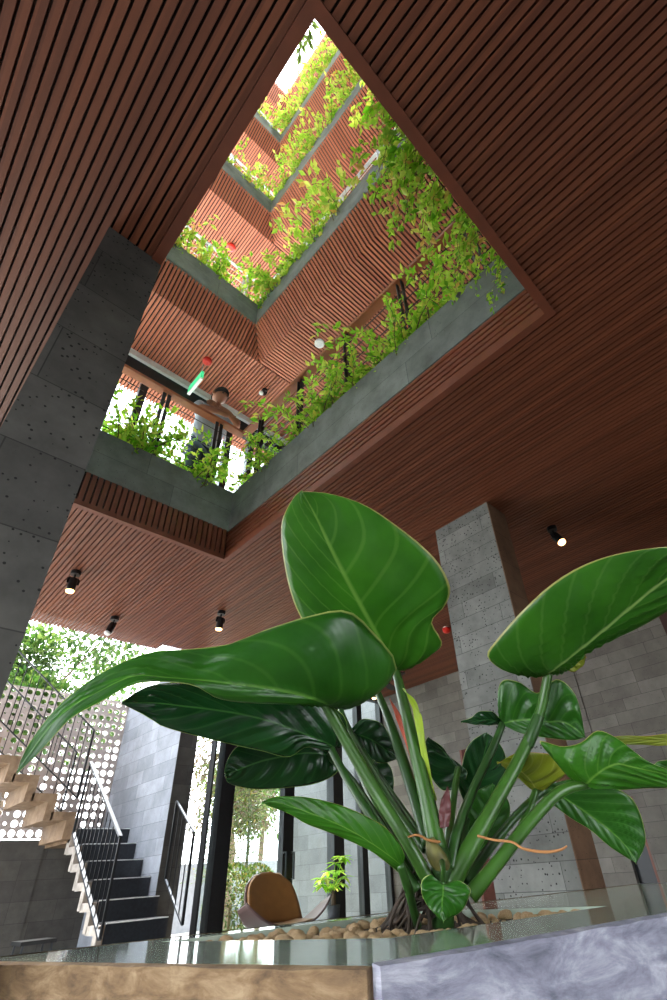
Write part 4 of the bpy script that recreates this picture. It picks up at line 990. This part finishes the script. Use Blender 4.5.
# 11, 12 and the leaves behind the crown
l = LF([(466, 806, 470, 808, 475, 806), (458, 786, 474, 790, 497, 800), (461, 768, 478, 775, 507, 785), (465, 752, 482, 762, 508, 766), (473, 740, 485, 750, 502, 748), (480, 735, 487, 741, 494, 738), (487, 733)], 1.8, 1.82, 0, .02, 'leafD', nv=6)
stalk(l, [(470, 806, 1.8, 6), (462, 845, 1.5, 7), (455, 880, 1.3, 8)], 'petioleD')
l = LF([(474, 850, 478, 852, 484, 850), (466, 830, 482, 832, 504, 838), (466, 808, 487, 812, 510, 815), (475, 792, 491, 797, 506, 797), (493, 784)], 1.66, 1.72, 0, .02, 'leafB', nv=5, corr=.003)
stalk(l, [(478, 852, 1.66, 6), (466, 875, 1.45, 7), (455, 892, 1.3, 8)], 'petioleD')
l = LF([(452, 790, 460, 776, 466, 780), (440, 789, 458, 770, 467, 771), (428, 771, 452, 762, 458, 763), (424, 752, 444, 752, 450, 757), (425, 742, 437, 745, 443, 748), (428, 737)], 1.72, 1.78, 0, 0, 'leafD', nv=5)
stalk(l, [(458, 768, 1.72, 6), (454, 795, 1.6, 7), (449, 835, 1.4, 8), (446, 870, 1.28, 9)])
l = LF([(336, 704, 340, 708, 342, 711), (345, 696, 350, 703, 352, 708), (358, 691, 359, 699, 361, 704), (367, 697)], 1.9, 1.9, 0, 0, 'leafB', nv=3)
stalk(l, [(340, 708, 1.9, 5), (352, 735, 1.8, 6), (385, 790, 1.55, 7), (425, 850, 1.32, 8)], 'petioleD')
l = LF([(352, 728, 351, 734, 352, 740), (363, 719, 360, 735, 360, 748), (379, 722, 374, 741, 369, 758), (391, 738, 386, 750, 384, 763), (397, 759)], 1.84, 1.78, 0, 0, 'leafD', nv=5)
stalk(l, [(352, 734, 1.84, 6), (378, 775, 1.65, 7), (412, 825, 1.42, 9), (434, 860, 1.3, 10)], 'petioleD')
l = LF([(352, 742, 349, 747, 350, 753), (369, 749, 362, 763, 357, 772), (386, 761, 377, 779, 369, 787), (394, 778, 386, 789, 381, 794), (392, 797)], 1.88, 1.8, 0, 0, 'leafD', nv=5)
stalk(l, [(349, 747, 1.88, 6), (368, 790, 1.7, 7), (400, 850, 1.4, 8), (425, 885, 1.27, 9)], 'petioleD')
l = LF([(713, 733, 714, 737, 715, 742), (667, 734, 667, 740, 667, 745), (640, 736, 640, 740, 640, 745), (613, 736, 613, 740, 613, 743), (592, 739)], 1.75, 1.75, 0, 0, 'leafY', nv=4, label='leaf with a brown edge, seen edge-on at the right')
l = LF([(700, 752, 702, 765, 704, 778), (672, 758, 674, 767, 676, 776), (656, 763, 658, 767, 660, 772), (648, 768)], 1.6, 1.6, 0, 0, 'leafB', nv=4)
# green lobe with a yellow blotch below the great leaf
LF([(562, 668, 562, 666, 562, 662), (568, 671, 568, 664, 570, 657), (576, 671, 577, 662, 577, 655), (583, 665, 582, 660, 582, 654), (586, 657)], 1.6, 1.6, 0, 0, 'leafY', nv=3)
# 13 small heart leaf in front of the crown
l13 = LF([(440, 880, 443, 884, 450, 883), (431, 875, 443, 885, 462, 883), (423, 879, 443, 889, 470, 887), (421, 887, 443, 893, 470, 894), (423, 897, 442, 900, 466, 904), (429, 908, 442, 909, 457, 914), (436, 915, 442, 915, 449, 918), (443, 921)],
         1.12, 1.08, .01, .01, 'leafB', nv=5, corr=.001, label='small heart-shaped leaf in front of the roots')
stalk(l13, [(443, 885, 1.12, 5), (443, 870, 1.17, 5), (442, 862, 1.22, 6)], 'petioleD')
# second upright stalk left of the tall one, its leaf is hidden
stalk(plant, [(373, 682, 1.68, 6), (386, 712, 1.6, 8), (400, 752, 1.5, 11), (414, 795, 1.4, 12), (430, 845, 1.29, 16)], 'petioleD', 'petiole')
# unrolling sheath and red stipule
LF([(432, 800, 434, 802, 437, 800), (425, 785, 429, 786, 433, 785), (421, 757, 425, 760, 428.5, 762), (417, 733, 421, 736, 425, 738), (413, 710, 417, 712, 421, 716), (408, 696, 411, 699, 415, 702), (403, 689)], 1.38, 1.52, 0, 0, 'sheath', nv=3, corr=0, label='yellow-green unrolling leaf').name = 'leaf_sheath'
LF([(428, 808, 431, 810, 433, 808), (417, 778, 420, 779, 422, 778), (405, 742, 408, 742, 411, 741), (396, 718, 398, 717, 401, 716), (390, 699)], 1.40, 1.56, 0, 0, 'stipule', nv=3, corr=0, label='red stipule').name = 'stipule'
LF([(440, 828, 444, 828, 449, 826), (439, 812, 445, 812, 451, 810), (442, 798, 446, 798, 450, 796), (448, 787)], 1.30, 1.36, 0, 0, 'purple', nv=3, corr=0, label='dry purple sheath').name = 'dry_sheath'
# crown: thick knobbly stem base
stalk(plant, [(432, 832, 1.31, 10), (438, 852, 1.28, 22), (440, 868, 1.26, 26), (442, 890, 1.245, 24), (443, 928, 1.22, 22)], 'petioleD', 'crown', 14)
stalk(plant, [(430, 838, 1.27, 8), (434, 852, 1.255, 17), (440, 862, 1.25, 19), (446, 868, 1.25, 12)], 'crown', 'crown_ring', 12)
# aerial roots
rr = random.Random(17)
for i in range(40):
    a = rr.uniform(0, 2 * PI) if i > 9 else PI * (.75 + .5 * rr.random()); R_ = rr.uniform(.05, .14); top = V((rr.gauss(0, .022), rr.gauss(0, .022), rr.uniform(.04, .15)))
    e = V((-RIGHT.x * R_ * 1.0 if i < 12 else math.cos(a) * R_, -RIGHT.y * R_ * 1.0 if i < 12 else math.sin(a) * R_, .0)) + V((rr.gauss(0, .03), rr.gauss(0, .03), .0))
    mid = top.lerp(e, .5) + V((rr.gauss(0, .015), rr.gauss(0, .015), rr.uniform(.0, .04)))
    P = [top, top.lerp(mid, .5) + rv(rr, .01), mid, mid.lerp(e, .5) + rv(rr, .012), e, e + V((rr.gauss(0, .02), rr.gauss(0, .02), -.02))]
    MB().tube([crom(P, k / 14) for k in range(15)], [rr.uniform(.0028, .005) * 1.0] * 15, 7).build('root', M['root'], plant, True)
stalk(plant, [(478, 836, 1.24, 2.5), (494, 840, 1.2, 2.5), (512, 842, 1.17, 2.5), (524, 849, 1.15, 2.6), (545, 852, 1.14, 2.8), (560, 850, 1.13, 2.4), (567, 846, 1.13, 1.6)], 'dry_root', 'root', 7)['label'] = 'pale dry root'
stalk(plant, [(440, 842, 1.25, 2.5), (428, 840, 1.23, 2.6), (418, 835, 1.22, 2.4), (408, 837, 1.22, 1.6)], 'dry_root', 'root', 7)['label'] = 'pale dry root'
